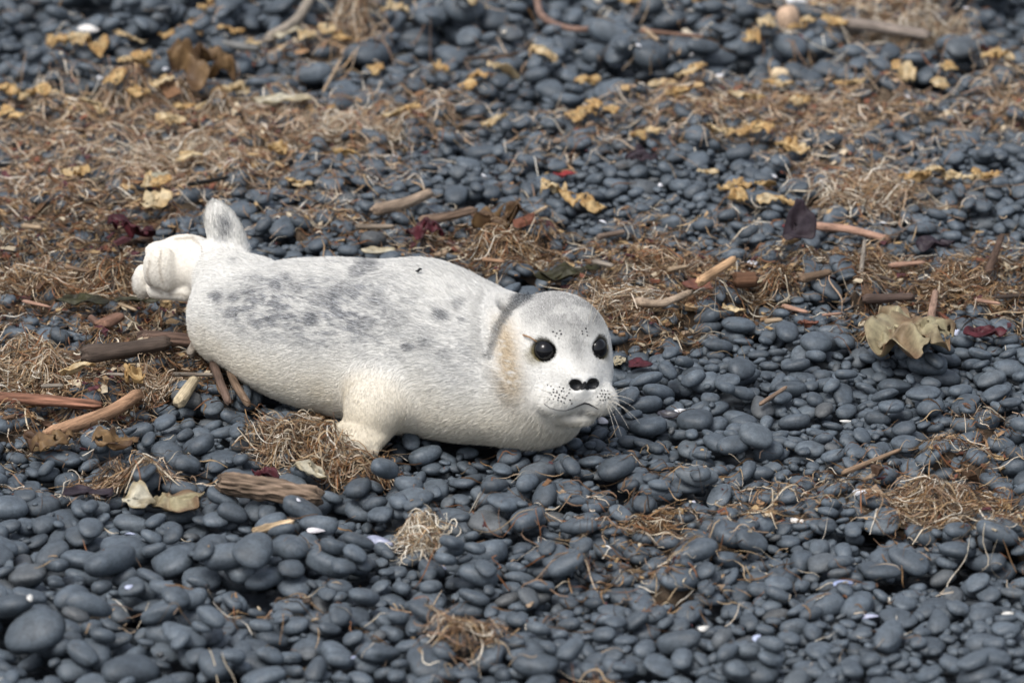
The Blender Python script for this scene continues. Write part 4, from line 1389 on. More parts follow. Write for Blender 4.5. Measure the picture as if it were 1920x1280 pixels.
def kelp(px, py, w, h, colr, label, cat='kelp', group=None, crumple=1.0, rise=0.35, holes=0.72, name='kelp_scrap', up=0.0, seed=None):
    """crumpled dried blade, w x h photo pixels, its foot on the pebbles"""
    sd_ = random.randrange(100000) if seed is None else seed
    k = pxm(py)
    p = at(px, py + h * 0.25)
    rx = w * k / 2 * 1.05
    ry = min(max(h * k / 2 / 0.5, rx * 0.35), rx * 1.5)
    R_, S_ = (12, 44) if w > 80 else (8, 28)
    ph = np.random.default_rng(sd_).uniform(0, 6.28, 6)
    ring = np.linspace(0, 1, R_ + 1)[1:]
    th = np.arange(S_) * 2 * math.pi / S_
    rr_, tt_ = np.meshgrid(ring, th, indexing='ij')
    outl = 0.85 + 0.15 * np.sin(2 * tt_ + ph[0]) + 0.11 * np.sin(3 * tt_ + ph[1]) + 0.07 * np.sin(5 * tt_ + ph[2]) + 0.03 * np.sin(9 * tt_ + ph[3])
    X = rr_ * outl * np.cos(tt_)
    Y = rr_ * outl * np.sin(tt_)
    X = np.concatenate([[0], X.ravel()])
    Y = np.concatenate([[0], Y.ravel()])
    q = np.stack([X * 1.5 + sd_ % 89, Y * 1.5, np.zeros_like(X)], -1)
    n1 = fbm(q, 13, 1) - 0.5
    n2 = fbm(q * 1.2 + 31, 14, 1) - 0.5
    n3 = 1 - 2 * np.abs(fbm(q * 1.5 + 7, 15, 1) - 0.5) * 2
    n4 = fbm(q * 2.6 + 3, 16, 1) - 0.5
    R0 = math.sqrt(rx * ry)
    xx = X * rx + crumple * 0.8 * R0 * n1
    yy = Y * ry + crumple * 0.8 * R0 * n2
    zz = R0 * rise * crumple * (1.1 * (n3 - 0.35) + 1.0 * n4) + np.abs(Y) * R0 * 0.1
    if up:
        zz = zz + up * h * k * sstep(-0.6, 0.8, Y + 0.4 * n1)
        yy = yy * (1 - 0.6 * min(1, up))
    gz_ = sampH(p[0] + xx, p[1] + yy, Hd) + 0.012 * sstep(0.35, 0.9, dens(np.array([p[0]]), np.array([p[1]]))[0][0])
    zz = np.maximum(zz - np.percentile(zz, 12), -0.002) + gz_ * 0.5 + float(np.percentile(gz_, 70)) * 0.5 + 0.006
    Vk = np.stack([xx, yy, zz], -1)
    V0 = np.array([p[0], p[1], float(gz_.mean())])
    Vk[:, 2] -= V0[2]
    F_ = []
    hn = fbm(q * 2.2 + 50, 18, 2)
    for i in range(R_ - 1):
        for s in range(S_):
            a_, b_ = 1 + i * S_ + s, 1 + i * S_ + (s + 1) % S_
            f = (a_, b_, b_ + S_, a_ + S_)
            if hn[a_] < holes:
                F_.append(f)
    T = [(0, 1 + s, 1 + (s + 1) % S_) for s in range(S_)]
    c1, c2 = (np.array(c) for c in KC[colr])
    mx = sstep(0.35, 0.65, fbm(q * 1.6 + 90, 19, 3))[:, None]
    edge = sstep(0.75, 1.0, np.concatenate([[0], rr_.ravel()]))[:, None] * 0.35
    mx = np.clip(mx * 0.8 + edge, 0, 1)
    o = link(name, mesh_np(name, Vk, [np.array(F_), np.array(T)], M_KELP, {'col': c1 * (1 - mx) + c2 * mx}), label=label, cat=cat, group=group, loc=V0)
    md = o.modifiers.new('smooth', 'SUBSURF')
    md.levels = md.render_levels = 1
    md = o.modifiers.new('thickness', 'SOLIDIFY')
    md.thickness = 0.0014
    return o


# individual pieces
kelp(1702, 668, 190, 96, 'olive', 'large crumpled olive-green kelp sheet on pebbles right of the seal', crumple=0.8, rise=0.26, name='kelp_sheet', holes=0.68, seed=515)
BIGK = bpy.data.objects['kelp_sheet']
for (fx_, fy_, fw_, fh_, fs_) in ((1690, 648, 110, 70, 77), (1744, 684, 110, 56, 901), (1652, 676, 90, 36, 333)):
    fo = kelp(fx_, fy_, fw_, fh_, 'olive', None, None, crumple=0.8, rise=0.36, name='kelp_fold', up=0.12 if fy_ == 648 else 0.0, holes=0.74, seed=fs_)
    fo.parent = BIGK
    fo.location = Vector(fo.location) - Vector(BIGK.location) + Vector((0, 0, 0.012))
kelp(1496, 470, 66, 74, 'purple', 'upright dark purple kelp blade in the wrack behind the seal', up=0.9, crumple=0.6, rise=0.15, holes=0.9, name='kelp_strip')
kelp(1482, 430, 42, 12, 'red', 'bright red seaweed leaf beside the upright dark blade', crumple=0.5, name='seaweed_leaf')
kelp(166, 936, 96, 46, 'purple', 'flat dark grey-purple kelp sheet on the near left pebbles', crumple=0.55, rise=0.18, name='kelp_sheet')
kelp(262, 948, 64, 56, 'white', 'pale translucent kelp scrap left of the driftwood block', crumple=0.6, rise=0.2, name='kelp_sheet')
kelp(335, 938, 84, 60, 'olive', 'spotted olive-cream kelp scrap touching the driftwood block', crumple=0.8, rise=0.25, name='kelp_sheet')
kelp(95, 842, 84, 62, 'brown', 'folded brown kelp sheet in front of the orange stalk', crumple=0.9, rise=0.4, name='kelp_sheet')
kelp(588, 905, 58, 32, 'white', 'off-white kelp shred in the tangle before the flipper', crumple=0.8, name='kelp_scrap')
kelp(155, 584, 92, 28, 'darkolive', 'glossy dark olive kelp blade lying left of the seal', crumple=0.5, rise=0.25, name='kelp_strip')
kelp(255, 590, 80, 18, 'darkolive', 'narrow black-green kelp strip beside the seal\'s rump', crumple=0.5, rise=0.2, name='kelp_strip')
kelp(1312, 548, 68, 36, 'redbrown', 'smooth red-brown kelp blade right of the head', crumple=0.3, rise=0.2, holes=0.95, name='kelp_strip')
kelp(1398, 552, 54, 30, 'white', 'pale cream kelp blade above the ringed wood chunk', crumple=0.5, rise=0.3, holes=0.95, name='kelp_strip')
kelp(1376, 612, 52, 18, 'pale', 'yellowish kelp scrap under the peeled stick', crumple=0.7)
kelp(1512, 638, 40, 20, 'redbrown', 'orange-brown kelp scrap in front of the wrack', crumple=0.8)
kelp(1850, 640, 80, 30, 'maroon', 'dark maroon kelp strip on the right edge of the shingle', crumple=0.7, name='kelp_strip')
kelp(1198, 684, 44, 32, 'maroon', 'round dark maroon kelp flap beside the seal\'s cheek', crumple=0.4, holes=0.95, rise=0.2)
kelp(1160, 680, 34, 14, 'white', 'small cream kelp shred beside the maroon flap', crumple=0.6)
kelp(1206, 328, 62, 34, 'purple', 'black-purple kelp scrap on the middle beach', crumple=0.9, up=0.3)
kelp(1756, 470, 70, 26, 'purple', 'low dark purple kelp scrap behind the right wrack', crumple=0.9)
kelp(1060, 330, 40, 14, 'red', 'small red seaweed scrap on the middle beach', crumple=0.6, name='seaweed_leaf')
kelp(1862, 120, 44, 26, 'maroon', 'dark maroon weed scrap on the upper right beach', crumple=0.9)
kelp(1530, 545, 80, 18, 'purple', 'flat slate-purple kelp strip in the right wrack', crumple=0.5, name='kelp_strip')
kelp(800, 470, 70, 26, 'maroon', 'magenta-brown frilly weed behind the seal\'s shoulder', crumple=1.1, name='seaweed_leaf', rise=0.5)
kelp(240, 470, 80, 40, 'maroon', 'purple-brown frilly weed left of the hind flippers', crumple=1.1, name='seaweed_leaf', rise=0.4)
kelp(930, 445, 96, 34, 'brown', 'arched dark brown kelp frond behind the seal\'s neck', crumple=0.9, rise=0.6, name='kelp_frond')
kelp(1060, 530, 150, 34, 'darkolive', 'wide dark olive kelp mat behind the seal\'s head', crumple=0.7, rise=0.3, name='kelp_frond')
kelp(500, 918, 56, 20, 'maroon', 'crimson frilly weed tuft above the driftwood block', crumple=1.0, rise=0.5, name='seaweed_leaf')
kelp(706, 481, 62, 16, 'white', 'pale bluish flat scrap behind the seal\'s back', crumple=0.3, holes=1.0, rise=0.2, name='kelp_scrap')
kelp(215, 865, 90, 26, 'brown', 'torn brown kelp strip below the orange stalk', crumple=0.8)
kelp(250, 752, 60, 24, 'ochre', 'lumpy ochre kelp holdfast at the end of the orange stalk', crumple=1.1, rise=0.6)
kelp(140, 756, 80, 26, 'pale', 'tan kelp strip in the left wrack', crumple=0.7)
kelp(292, 405, 58, 34, 'pale', 'draped pale yellow kelp above the hind flippers', crumple=0.7, up=0.4, rise=0.35)
# yellow-ochre scraps of the far wrack lines
far = [(145, 102, 110, 46), (395, 25, 60, 24), (340, 76, 60, 34), (430, 84, 46, 20), (265, 140, 34, 34), (430, 186, 74, 26), (246, 192, 50, 20), (60, 204, 54, 30), (112, 196, 46, 26), (265, 208, 100, 18), (384, 222, 84, 24),
       (320, 250, 64, 24), (735, 34, 58, 34), (876, 54, 52, 36), (610, 96, 84, 24), (705, 134, 24, 30), (820, 140, 28, 18), (888, 192, 48, 24), (940, 172, 40, 24), (145, 348, 50, 44), (296, 372, 58, 40), (524, 306, 48, 22),
       (760, 250, 64, 22), (1084, 236, 62, 22), (1208, 266, 48, 24), (1388, 268, 96, 28), (1488, 286, 64, 28), (1292, 178, 56, 28), (1268, 196, 40, 20), (1458, 186, 56, 14), (1404, 212, 74, 18), (1500, 216, 50, 16),
       (1072, 380, 96, 42), (1400, 362, 86, 28), (1436, 394, 106, 30), (1012, 136, 56, 24), (1110, 150, 32, 20), (1672, 140, 84, 22), (1788, 342, 84, 28), (1850, 346, 52, 24), (1874, 140, 60, 34), (1866, 16, 74, 24),
       (1506, 82, 48, 28), (1560, 70, 40, 22), (1716, 352, 44, 24), (560, 364, 46, 14), (240, 100, 40, 22), (470, 100, 30, 18), (180, 230, 60, 20), (20, 240, 50, 24), (350, 330, 40, 16), (1130, 225, 50, 16), (1590, 180, 60, 16),
       (1770, 150, 50, 18), (1240, 160, 40, 16), (925, 235, 50, 16), (640, 330, 40, 14), (1330, 330, 30, 14), (30, 190, 50, 20), (1420, 110, 50, 26), (1330, 20, 50, 26), (1180, 20, 40, 30)]
for i, (px, py, w, h) in enumerate(far):
    for part in range(1 if w < 46 else 2 if w < 80 else 3):
     m_ = 1 if w < 46 else 2 if w < 80 else 3
     c = random.choice(['ochre', 'ochre', 'pale'])
     fx_, fy_ = px + (part - (m_ - 1) / 2) * w * 0.42 + random.uniform(-6, 6), py + random.uniform(-7, 7)
     lab = ('golden-brown' if c == 'ochre' else 'pale straw-yellow') + ' crumpled dried kelp scrap ' + ('among the upper stones' if py < 130 else 'in the far pale wrack line' if py < 255 else 'on the beach between the wrack lines')
     kelp(fx_, fy_, max(24, w / m_ * 1.35), max(13, h * random.uniform(0.6, 1.0)), c, lab, group=lab.replace('scrap', 'scraps'), crumple=random.uniform(0.7, 1.2), rise=random.uniform(0.22, 0.50))
kelp(370, 180, 120, 44, 'brown', 'large curled dark brown and ochre kelp heap on the far wrack line', crumple=1.1, rise=0.7, up=0.2, name='kelp_heap')
kelp(528, 220, 110, 20, 'white', 'long cream kelp strip in the far pale wrack', crumple=0.6, name='kelp_strip')
kelp(540, 93, 70, 16, 'white', 'whitish flat weed scrap under the curved branch', crumple=0.6)

# ------------------------------------------------------------------ shells
def shell(px, py, w, col, label, ratio=0.55, dome=0.3, yaw=0.0, tilt=0.3, flip=False, group=None):
    k = pxm(py)
    p = at(px, py)
    a = w * k / 2
    R_, S_ = 7, 24
    V_, F_ = [(0, 0, dome)], []
    for i in range(1, R_ + 1):
        r = i / R_
        for s in range(S_):
            th = 2 * math.pi * s / S_
            wob = 1 + 0.06 * math.sin(3 * th + px)
            x = r * math.cos(th) * wob
            y = ratio * r * math.sin(th) * (1 - 0.38 * math.cos(th)) * wob
            V_.append((x, y, dome * (1 - r * r) + 0.015 * math.sin(r * 22)))
    for i in range(R_ - 1):
        for s in range(S_):
            a_, b_ = 1 + i * S_ + s, 1 + i * S_ + (s + 1) % S_
            F_.append((a_, a_ + S_, b_ + S_, b_))
    T = [(0, 1 + s, 1 + (s + 1) % S_) for s in range(S_)]
    V_ = np.array(V_) * a
    if flip:
        V_[:, 2] *= -1
    rr_ = np.concatenate([[0], np.repeat(np.arange(1, R_ + 1) / R_, S_)])
    c = np.array(col)
    blue = np.array((0.20, 0.24, 0.38))
    band = (0.5 + 0.5 * np.sin(rr_ * 16))[:, None] * 0.35
    cc = c * (1 - band) + (c * 0.6 + blue * 0.4) * band
    o = link('shell', mesh_np('shell', V_, [np.array(F_), np.array(T)], M_SHELL, {'col': cc}), label=label, cat='shell', group=group, loc=(p[0], p[1], float(sampH(p[0], p[1])) + a * (0.30 if not flip else 0.45)))
    o.rotation_euler = (tilt, random.uniform(-.2, .2), yaw)
    md = o.modifiers.new('thickness', 'SOLIDIFY')
    md.thickness = 0.0012


shell(466, 1070, 42, (0.42, 0.46, 0.62), 'rounded blue and white mussel shell among large near pebbles', 0.7, 0.35, 0.4, 0.5)
shell(592, 1014, 36, (0.74, 0.70, 0.70), 'small white oval shell beside the wood chip', 0.4, 0.3, 0.1)
shell(618, 1014, 40, (0.52, 0.53, 0.64), 'narrow lilac shell sliver beside the white oval shell', 0.22, 0.2, -0.6)
shell(710, 1008, 62, (0.30, 0.32, 0.42), 'open dark blue mussel shell at the pale tuft', 0.5, 0.35, -0.5, 0.5)
shell(1616, 952, 42, (0.76, 0.78, 0.82), 'curved bluish-white shell edge on the near right pebbles', 0.34, 0.45, -0.35, 0.7)
shell(1300, 934, 28, (0.70, 0.70, 0.78), 'white and blue shell scrap standing between dark pebbles', 0.6, 0.3, 1.2, 0.9)
shell(1500, 966, 42, (0.74, 0.71, 0.66), 'broken cream shell piece under thin weed strands', 0.4, 0.3, -0.3)
shell(1666, 1108, 27, (0.74, 0.68, 0.56), 'smooth cream shell half on dark near pebbles', 0.75, 0.4, 1.2, 0.6)
shell(1582, 1112, 44, (0.28, 0.33, 0.50), 'crushed blue mussel shell near the cream shell', 0.5, 0.25, 0.5)
shell(1630, 1150, 36, (0.34, 0.36, 0.48), 'thin blue-grey shell flake below the crushed mussel', 0.35, 0.2, -0.2)
shell(1420, 1203, 22, (0.50, 0.56, 0.74), 'small pale blue shell chip by round dark pebbles', 0.7, 0.25, 0.9, 0.7)
shell(1297, 1214, 26, (0.72, 0.71, 0.69), 'white crumpled shell chip in the lowest shingle', 0.7, 0.3, 0.2)
shell(1131, 782, 26, (0.72, 0.72, 0.76), 'ribbed white shell right under the seal\'s chin', 0.6, 0.35, -0.7, 0.5)
shell(1080, 799, 22, (0.76, 0.75, 0.73), 'smooth white shell bit below the seal\'s chin', 0.6, 0.35, 0.2)
shell(1278, 773, 36, (0.70, 0.70, 0.70), 'white shell sliver stuck to a black mussel', 0.3, 0.3, 0.3)
shell(1256, 784, 50, (0.035, 0.03, 0.03), 'black mussel shell on pebbles right of the muzzle', 0.45, 0.35, -0.3)
shell(1534, 717, 32, (0.66, 0.52, 0.44), 'pinkish-white shell tip among right-hand pebbles', 0.4, 0.35, -0.2)
shell(1730, 757, 52, (0.78, 0.77, 0.74), 'long thin white shell sliver on right-hand pebbles', 0.13, 0.15, -0.1)
shell(1590, 778, 34, (0.68, 0.67, 0.62), 'slim greyish shell sliver near the big round pebble', 0.2, 0.2, 0.3)
shell(1415, 486, 30, (0.74, 0.74, 0.78), 'bright white shell behind the brown-tan pebble', 0.8, 0.4, 0.6, 0.8)
shell(1412, 606, 40, (0.40, 0.44, 0.54), 'blue-grey pointed shell scrap in the wrack', 0.6, 0.3, 0.9, 0.8)
shell(1792, 646, 24, (0.60, 0.64, 0.76), 'small pale blue shell beside the maroon kelp strip', 0.6, 0.3, 0.9, 0.8)
shell(1484, 10, 60, (0.80, 0.80, 0.82), 'large white shell at the top of the beach', 0.4, 0.4, -0.3)
shell(1120, 14, 34, (0.72, 0.62, 0.48), 'cream shell at the top of the beach', 0.7, 0.5, 1.2, 0.8)
shell(1284, 86, 34, (0.78, 0.77, 0.75), 'white shell beside the bleached stick', 0.6, 0.4, 0.1)
shell(1548, 376, 26, (0.72, 0.70, 0.66), 'small whitish shell on the middle beach', 0.8, 0.6, 0.4)
shell(168, 80, 44, (0.74, 0.71, 0.66), 'white shell behind the ochre kelp on the upper beach', 0.5, 0.4, -0.2)
shell(1470, 540, 26, (0.60, 0.60, 0.62), 'pale grey shell in the right-hand wrack', 0.7, 0.4)
for (px, py) in ((472, 325), (610, 392), (1196, 146), (1038, 157), (1655, 420), (1190, 310), (190, 142), (905, 345), (1130, 420), (1350, 140), (740, 300), (1700, 205), (1560, 440), (560, 160), (310, 148), (1810, 60), (1240, 350), (1450, 330)):
    shell(px, py, random.uniform(14, 22), (0.70, 0.70, 0.72), 'tiny white shell chip scattered on the far beach', 0.55, 0.35, random.uniform(0, 3), 0.5, group='tiny shell chips on the far beach')
for (px, py) in ((60, 1205), (245, 1010), (560, 990), (1085, 1205), (1140, 1035), (1320, 1180), (1710, 1250), (830, 1040), (905, 1018), (1890, 1145), (660, 1230), (245, 1135)):
    shell(px, py, random.uniform(15, 26), random.choice([(0.66, 0.66, 0.70), (0.70, 0.68, 0.62), (0.42, 0.46, 0.60)]), 'small broken shell chip scattered on the near shingle', 0.5, 0.3, random.uniform(0, 3), 0.5, group='broken shell chips on the near shingle')

# ------------------------------------------------------------------ dried seagrass strands
PAL = {'brown': [(0.13, 0.075, 0.040), (0.20, 0.115, 0.055), (0.075, 0.048, 0.030), (0.30, 0.18, 0.085), (0.045, 0.034, 0.026), (0.36, 0.26, 0.15), (0.24, 0.105, 0.045), (0.55, 0.47, 0.35)],
       'pale': [(0.34, 0.235, 0.155), (0.46, 0.35, 0.24), (0.58, 0.49, 0.38), (0.26, 0.165, 0.105), (0.16, 0.10, 0.065), (0.64, 0.58, 0.48), (0.40, 0.27, 0.15)],
       'bleach': [(0.62, 0.56, 0.45), (0.50, 0.42, 0.30), (0.36, 0.27, 0.17), (0.70, 0.66, 0.57), (0.22, 0.15, 0.09)]}


def strands(x, y, th, length, curl, width, cols, lift, arch, K=9, seed=0, follow=0.75):
    """ribbons starting at x, y; returns verts, quads, colours, centre points"""
    r_ = np.random.default_rng(seed)
    n = len(x)
    s = np.linspace(0, 1, K)
    dk = r_.normal(0, 1, (n, 1)) * curl[:, None]
    ang = th[:, None] + dk * (s[None] - 0.5) + 0.6 * dk * np.sin(s[None] * 6.28 * r_.uniform(0.4, 1.2, (n, 1)) + r_.uniform(0, 6.28, (n, 1)))
    st_ = (length / (K - 1))[:, None]
    px_ = x[:, None] + np.cumsum(np.cos(ang) * st_, 1)
    py_ = y[:, None] + np.cumsum(np.sin(ang) * st_, 1)
    hz = np.maximum(sampH(px_, py_) * 0.8 + sampH(px_, py_, Hd) * 0.2, sampH(px_, py_, Hd) - 0.010)
    hm = hz.copy()
    for _ in range(2):                                     # a stiff strand bridges the gaps
        m2 = hm.copy()
        m2[:, 1:-1] = np.maximum(hm[:, 1:-1], 0.5 * (hm[:, 2:] + hm[:, :-2]))
        hm = m2
        hm[:, 1:-1] = 0.5 * hm[:, 1:-1] + 0.25 * (hm[:, 2:] + hm[:, :-2])
    hz = np.maximum(hz, hm)
    pz = hz + 0.0015 + lift[:, None] + arch[:, None] * np.sin(s[None] * math.pi * r_.uniform(0.6, 2.2, (n, 1)) + r_.uniform(-0.3, 0.6, (n, 1)))
    pz = np.maximum(pz, hz + 0.0005)
    C_ = np.stack([px_, py_, pz], -1)
    tg = np.gradient(C_, axis=1)
    tg /= np.linalg.norm(tg, axis=2, keepdims=True) + 1e-9
    sd_ = np.cross(tg, np.array([0, 0, 1.0]))
    sd_ /= np.linalg.norm(sd_, axis=2, keepdims=True) + 1e-9
    upv = np.cross(sd_, tg)
    ro = r_.uniform(-1.3, 1.3, (n, 1)) + r_.normal(0, 1.0, (n, 1)) * s[None]
    wv = (sd_ * np.cos(ro)[..., None] + upv * np.sin(ro)[..., None]) * (width[:, None] * (0.45 + 0.55 * np.sin(math.pi * np.clip(s, 0.06, 0.94)))[None])[..., None] * 0.5
    Vv = np.stack([C_ - wv, C_ + wv], 2).reshape(n, K * 2, 3)
    b = (np.arange(n) * K * 2)[:, None, None]
    f = np.stack([np.arange(K - 1) * 2, np.arange(K - 1) * 2 + 1, np.arange(K - 1) * 2 + 3, np.arange(K - 1) * 2 + 2], -1)[None]
    cc = np.repeat(cols[:, None, :], K * 2, 1) * (0.8 + 0.4 * r_.random((n, 1, 1)))
    return Vv, (f + b), cc, C_


def clear_of_seal(C_):
    q = C_.reshape(-1, 3)
    m = (q[:, 0] > -0.62) & (q[:, 0] < 0.2) & (q[:, 1] > -0.62) & (q[:, 1] < 0.08)
    d = np.ones(len(q))
    d[m] = sdf(q[m])
    return (d.reshape(C_.shape[:2]) > 0.001).all(1)


def emit(name, sets, label, cat, kind=None, group=None, loc=None):
    Vs, Fs, Cs, off = [], [], [], 0
    for (Vv, f, cc, C_) in sets:
        okm = clear_of_seal(C_)
        Vv, cc = Vv[okm], cc[okm]
        if not len(Vv):
            continue
        k2 = Vv.shape[1]
        fl0 = f[0]
        Fs.append((fl0[None] + (off + np.arange(len(Vv)) * k2)[:, None, None]).reshape(-1, 4))
        Vs.append(Vv.reshape(-1, 3))
        Cs.append(cc.reshape(-1, 3))
        off += len(Vv) * k2
    V_ = np.concatenate(Vs)
    b = np.zeros(3) if kind else np.array([V_[:, 0].mean(), V_[:, 1].mean(), V_[:, 2].min()])
    return link(name, mesh_np(name, V_ - b, np.concatenate(Fs), M_STRAND, {'col': np.concatenate(Cs)}), label=label, cat=cat, kind=kind, group=group, loc=b)


def palette(names, wts, n, seed):
    r_ = np.random.default_rng(seed)
    out = np.empty((n, 3))
    pick = r_.choice(len(names), n, p=np.array(wts) / sum(wts)) if isinstance(wts, tuple) else (r_.random(n) < wts).astype(int)
    for k, nm in enumerate(names):
        m = pick == k
        P = np.array(PAL[nm])
        out[m] = P[r_.integers(0, len(P), m.sum())]
    return out


def sample_dens(n, power=1.0, seed=1):
    r_ = np.random.default_rng(seed)
    w = (ld.ravel() ** power)
    ii = r_.choice(len(w), n, p=w / w.sum())
    return LX.ravel()[ii] + r_.uniform(-.5, .5, n) * LG, LY.ravel()[ii] + r_.uniform(-.5, .5, n) * LG, ld.ravel()[ii], lt.ravel()[ii]


NS = 21000
x, y, dd, tn = sample_dens(NS, 1.15, 5)
r_ = np.random.default_rng(55)
far_k = 1 + 0.35 * sstep(0.3, 1.4, y)
cols = palette(['brown', 'pale'], tn * 1.1, NS, 56) * (0.72 + 0.28 * sstep(0.1, 0.45, tn))[:, None]
sA = strands(x, y, r_.normal(0, 1.0, NS) + (r_.random(NS) > 0.5) * math.pi, r_.uniform(0.010, 0.048, NS) * far_k, np.abs(r_.normal(0, 1.4, NS)), r_.uniform(0.0007, 0.0024, NS) * far_k,
             cols, np.abs(r_.normal(0, 0.005, NS)) * np.clip(dd, 0.1, 1) + 0.006 * sstep(0.45, 1.0, dd), r_.normal(0, 0.0022, NS), 8, 57)
x, y, dd, tn = sample_dens(1100, 0.9, 6)
n = len(x)
cols = palette(['pale', 'bleach'], np.full(n, 0.5), n, 61)
sB = strands(x, y, r_.uniform(0, 6.28, n), r_.uniform(0.03, 0.09, n), np.abs(r_.normal(0, 2.6, n)), r_.uniform(0.0011, 0.0024, n), cols, 0.004 * np.clip(dd, 0.15, 1) + 0.004 * r_.random(n) * dd, np.abs(r_.normal(0, 0.003, n)), 12, 62)
emit('dried_seagrass', [sA, sB], 'thin tangled strands of dried brown and straw seagrass', 'seagrass', kind='stuff')

# loose scatter of chips in the wrack
NCH = 13000
x, y, dd, tn = sample_dens(NCH, 1.7, 8)
d2, F2 = np.array([(sx, sy, sz) for sx in (-1, 1) for sy in (-1, 1) for sz in (-1, 1)], float), np.array([(0, 1, 3, 2), (4, 6, 7, 5), (0, 4, 5, 1), (2, 3, 7, 6), (0, 2, 6, 4), (1, 5, 7, 3)])
r_ = np.random.default_rng(81)
la = r_.lognormal(-5.6, 0.45, NCH)
dm = np.stack([la, la * r_.uniform(0.2, 0.7, NCH), la * r_.uniform(0.10, 0.3, NCH)], -1)
la *= np.where(dd < 0.55, 0.62, 1.0)
dm *= np.where(dd < 0.55, 0.62, 1.0)[:, None]
RMc = rotmat(r_.uniform(0, 6.28, NCH), r_.normal(0, 0.35, NCH), r_.normal(0, 0.35, NCH))
vv = np.einsum('nij,nvj->nvi', RMc, (d2[None] + r_.normal(0, 0.38, (NCH, 8, 3))) * dm[:, None, :])
cz = sampH(x, y) * 0.6 + sampH(x, y, Hs) * 0.4 + 0.003 + 0.012 * sstep(0.45, 1, dd) * r_.random(NCH)
vv += np.stack([x, y, cz], -1)[:, None, :]
PC = np.array([(0.16, 0.09, 0.05), (0.26, 0.16, 0.09), (0.10, 0.06, 0.04), (0.36, 0.24, 0.13), (0.06, 0.045, 0.035), (0.50, 0.42, 0.30), (0.17, 0.07, 0.045), (0.09, 0.035, 0.04), (0.36, 0.25, 0.13), (0.30, 0.22, 0.15), (0.13, 0.08, 0.05)])
cc = PC[r_.integers(0, len(PC), NCH)] * (0.8 + 0.5 * tn[:, None])
okc = clear_of_seal(vv)
vv, cc = vv[okc], cc[okc]
link('wrack_chips', mesh_np('wrack_chips', vv.reshape(-1, 3), (F2[None] + (np.arange(len(vv)) * 8)[:, None, None]).reshape(-1, 4), M_CHIP, {'col': np.repeat(cc, 8, 0)}, smooth=False),
     label='crumbled bits of bark, stalk and weed in the wrack', cat='litter', kind='stuff')


# tangles that stand out as clumps
def tangle(px, py, w, h, n, pal, label, hgt=0.05, length=(0.025, 0.085), curl=2.3, wid=(0.0009, 0.0022), seed=1, name='seaweed_tangle'):
    k = pxm(py)
    p = at(px, py + h * 0.18)
    r_ = np.random.default_rng(seed)
    rx, ry = w * k / 2 * 0.85, h * k / 2 / 0.5 * 0.8
    rad_ = np.sqrt(r_.random(n)) * (1 + 0.1 * r_.normal(size=n))
    a_ = r_.uniform(0, 6.28, n)
    x, y = p[0] + rx * rad_ * np.cos(a_), p[1] + ry * rad_ * np.sin(a_)
    L2 = r_.uniform(*length, n)
    th = r_.uniform(0, 6.28, n)
    x, y = x - np.cos(th) * L2 * 0.4, y - np.sin(th) * L2 * 0.4
    dome = np.clip(1 - rad_ ** 2, 0, 1)
    lf = 0.75 * hgt * dome * r_.uniform(0.1, 1.0, n)
    s = strands(x, y, th, L2, np.abs(r_.normal(0, curl, n)), r_.uniform(*wid, n), palette(pal[0], pal[1], n, seed + 1), lf, np.abs(r_.normal(0, 0.005, n)), 10, seed + 2)
    return emit(name, [s], label, 'seaweed')


B, P_, L_w = 'brown', 'pale', 'bleach'
tangle(560, 838, 190, 86, 950, ((B, P_, L_w), (6, 3, 1)), 'curly brown and straw seaweed tangle in front of the flipper', 0.065, seed=11)
tangle(645, 868, 170, 70, 900, ((B, P_, L_w), (7, 2, 1)), 'darker seaweed heap against the front flipper', 0.062, curl=1.6, seed=12)
tangle(612, 788, 90, 30, 320, ((B,), (1,)), 'fuzzy brown weed tuft between belly and flipper', 0.03, length=(0.015, 0.05), wid=(0.0008, 0.0016), seed=13)
tangle(790, 1008, 96, 58, 420, ((L_w, P_), (5, 2)), 'pale frayed seaweed tuft on the near pebbles', 0.035, length=(0.015, 0.05), curl=2.0, seed=14)
tangle(60, 690, 190, 150, 1100, ((L_w, P_, B), (3, 3, 4)), 'bleached curly seaweed heap at the left edge', 0.06, seed=15)
tangle(70, 530, 200, 90, 900, ((B, P_), (6, 3)), 'rusty brown seaweed heap left of the hind flippers', 0.05, seed=16)
tangle(205, 545, 150, 70, 500, ((B, P_), (5, 2)), 'dark matted seaweed beside the hind flippers', 0.035, seed=17)
tangle(285, 735, 80, 66, 450, ((B, P_), (2, 3)), 'ginger frizzy seaweed knot near the hollow kelp stalk', 0.05, length=(0.012, 0.045), wid=(0.0009, 0.0018), seed=18)
tangle(1170, 580, 150, 70, 520, ((P_, L_w, B), (3, 3, 3)), 'whitish looping seaweed curls beside the seal\'s head', 0.05, length=(0.04, 0.11), seed=19)
tangle(1455, 552, 90, 50, 600, ((B,), (1,)), 'reddish fuzzy seaweed ball beside the pale kelp blade', 0.05, length=(0.012, 0.04), wid=(0.0009, 0.0018), seed=20)
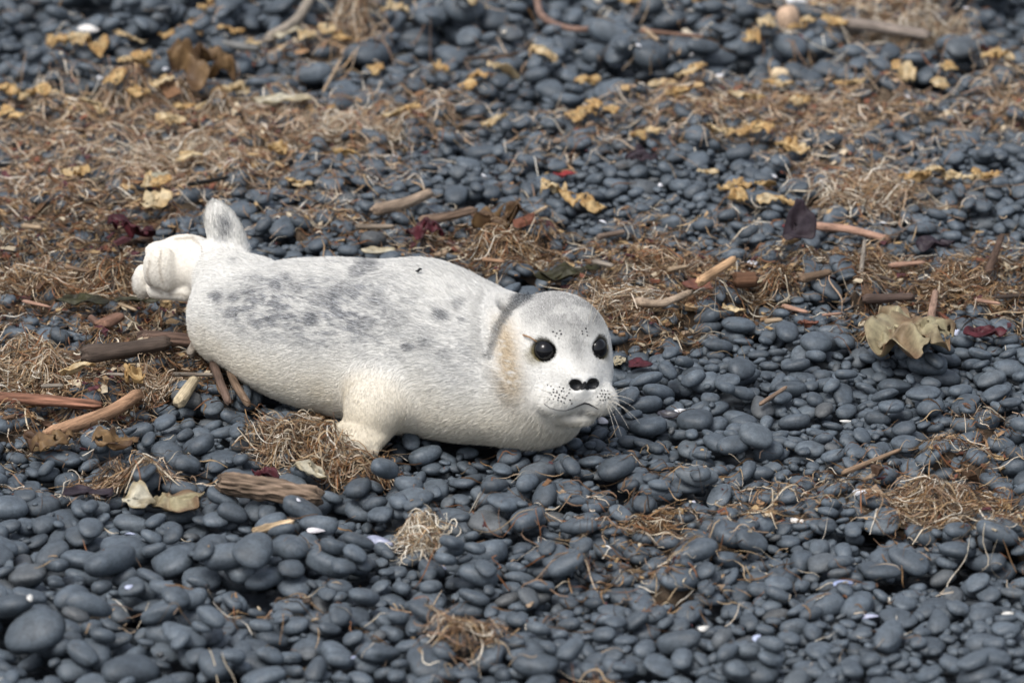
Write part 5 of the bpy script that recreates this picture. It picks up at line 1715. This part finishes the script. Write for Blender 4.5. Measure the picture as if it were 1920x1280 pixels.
tangle(1800, 545, 170, 80, 800, ((B, P_), (6, 2)), 'dense brown seaweed heap at the right edge', 0.055, seed=21)
tangle(1245, 500, 180, 56, 600, ((P_, B), (3, 3)), 'straw-coloured seaweed drift behind the seal\'s head', 0.035, seed=22)
tangle(1770, 930, 240, 130, 760, ((B, P_), (5, 3)), 'brown seaweed strands spread over the near right pebbles', 0.030, seed=23, length=(0.03, 0.10), curl=1.6)
tangle(1640, 370, 230, 90, 900, ((P_, L_w, B), (6, 2, 2)), 'pale brown seaweed heap on the middle beach', 0.05, seed=24)
tangle(1720, 62, 190, 90, 800, ((P_, L_w, B), (4, 4, 1)), 'bleached seaweed heap behind the thick driftwood log', 0.07, seed=25)
tangle(655, 62, 80, 64, 350, ((P_, B), (4, 2)), 'pale brown seaweed mound beside the curved branch', 0.07, seed=26)
tangle(950, 480, 150, 50, 550, ((B, P_), (6, 1)), 'dark brown seaweed nest behind the seal\'s neck', 0.045, seed=27)
tangle(1225, 980, 90, 50, 260, ((B,), (1,)), 'small brown seaweed knot among the near pebbles', 0.02, seed=28, length=(0.03, 0.07))
tangle(875, 1195, 110, 60, 200, ((B, P_), (3, 2)), 'thin seaweed wisps on the lowest pebbles', 0.016, seed=29, length=(0.03, 0.09))
tangle(240, 905, 180, 40, 300, ((B, P_), (3, 2)), 'seaweed wisps around the grey-purple kelp sheet', 0.02, seed=30, length=(0.03, 0.09))
tangle(1640, 500, 200, 50, 450, ((B, P_), (4, 2)), 'brown seaweed drift behind the crumpled green kelp', 0.035, seed=32)
tangle(330, 300, 260, 80, 900, ((P_, L_w), (4, 2)), 'pale curled seaweed spread over the far left wrack line', 0.04, seed=33)
tangle(650, 255, 240, 50, 650, ((P_, L_w), (4, 2)), 'pale curled seaweed spread in the middle of the far wrack line', 0.04, seed=34)
tangle(1110, 1290, 60, 20, 40, ((B,), (1,)), 'few brown strands in the lowest shingle', 0.01, seed=35)
print('pebbles', len(peb), 'seal verts', len(SV), 'hairs', len(HPt))
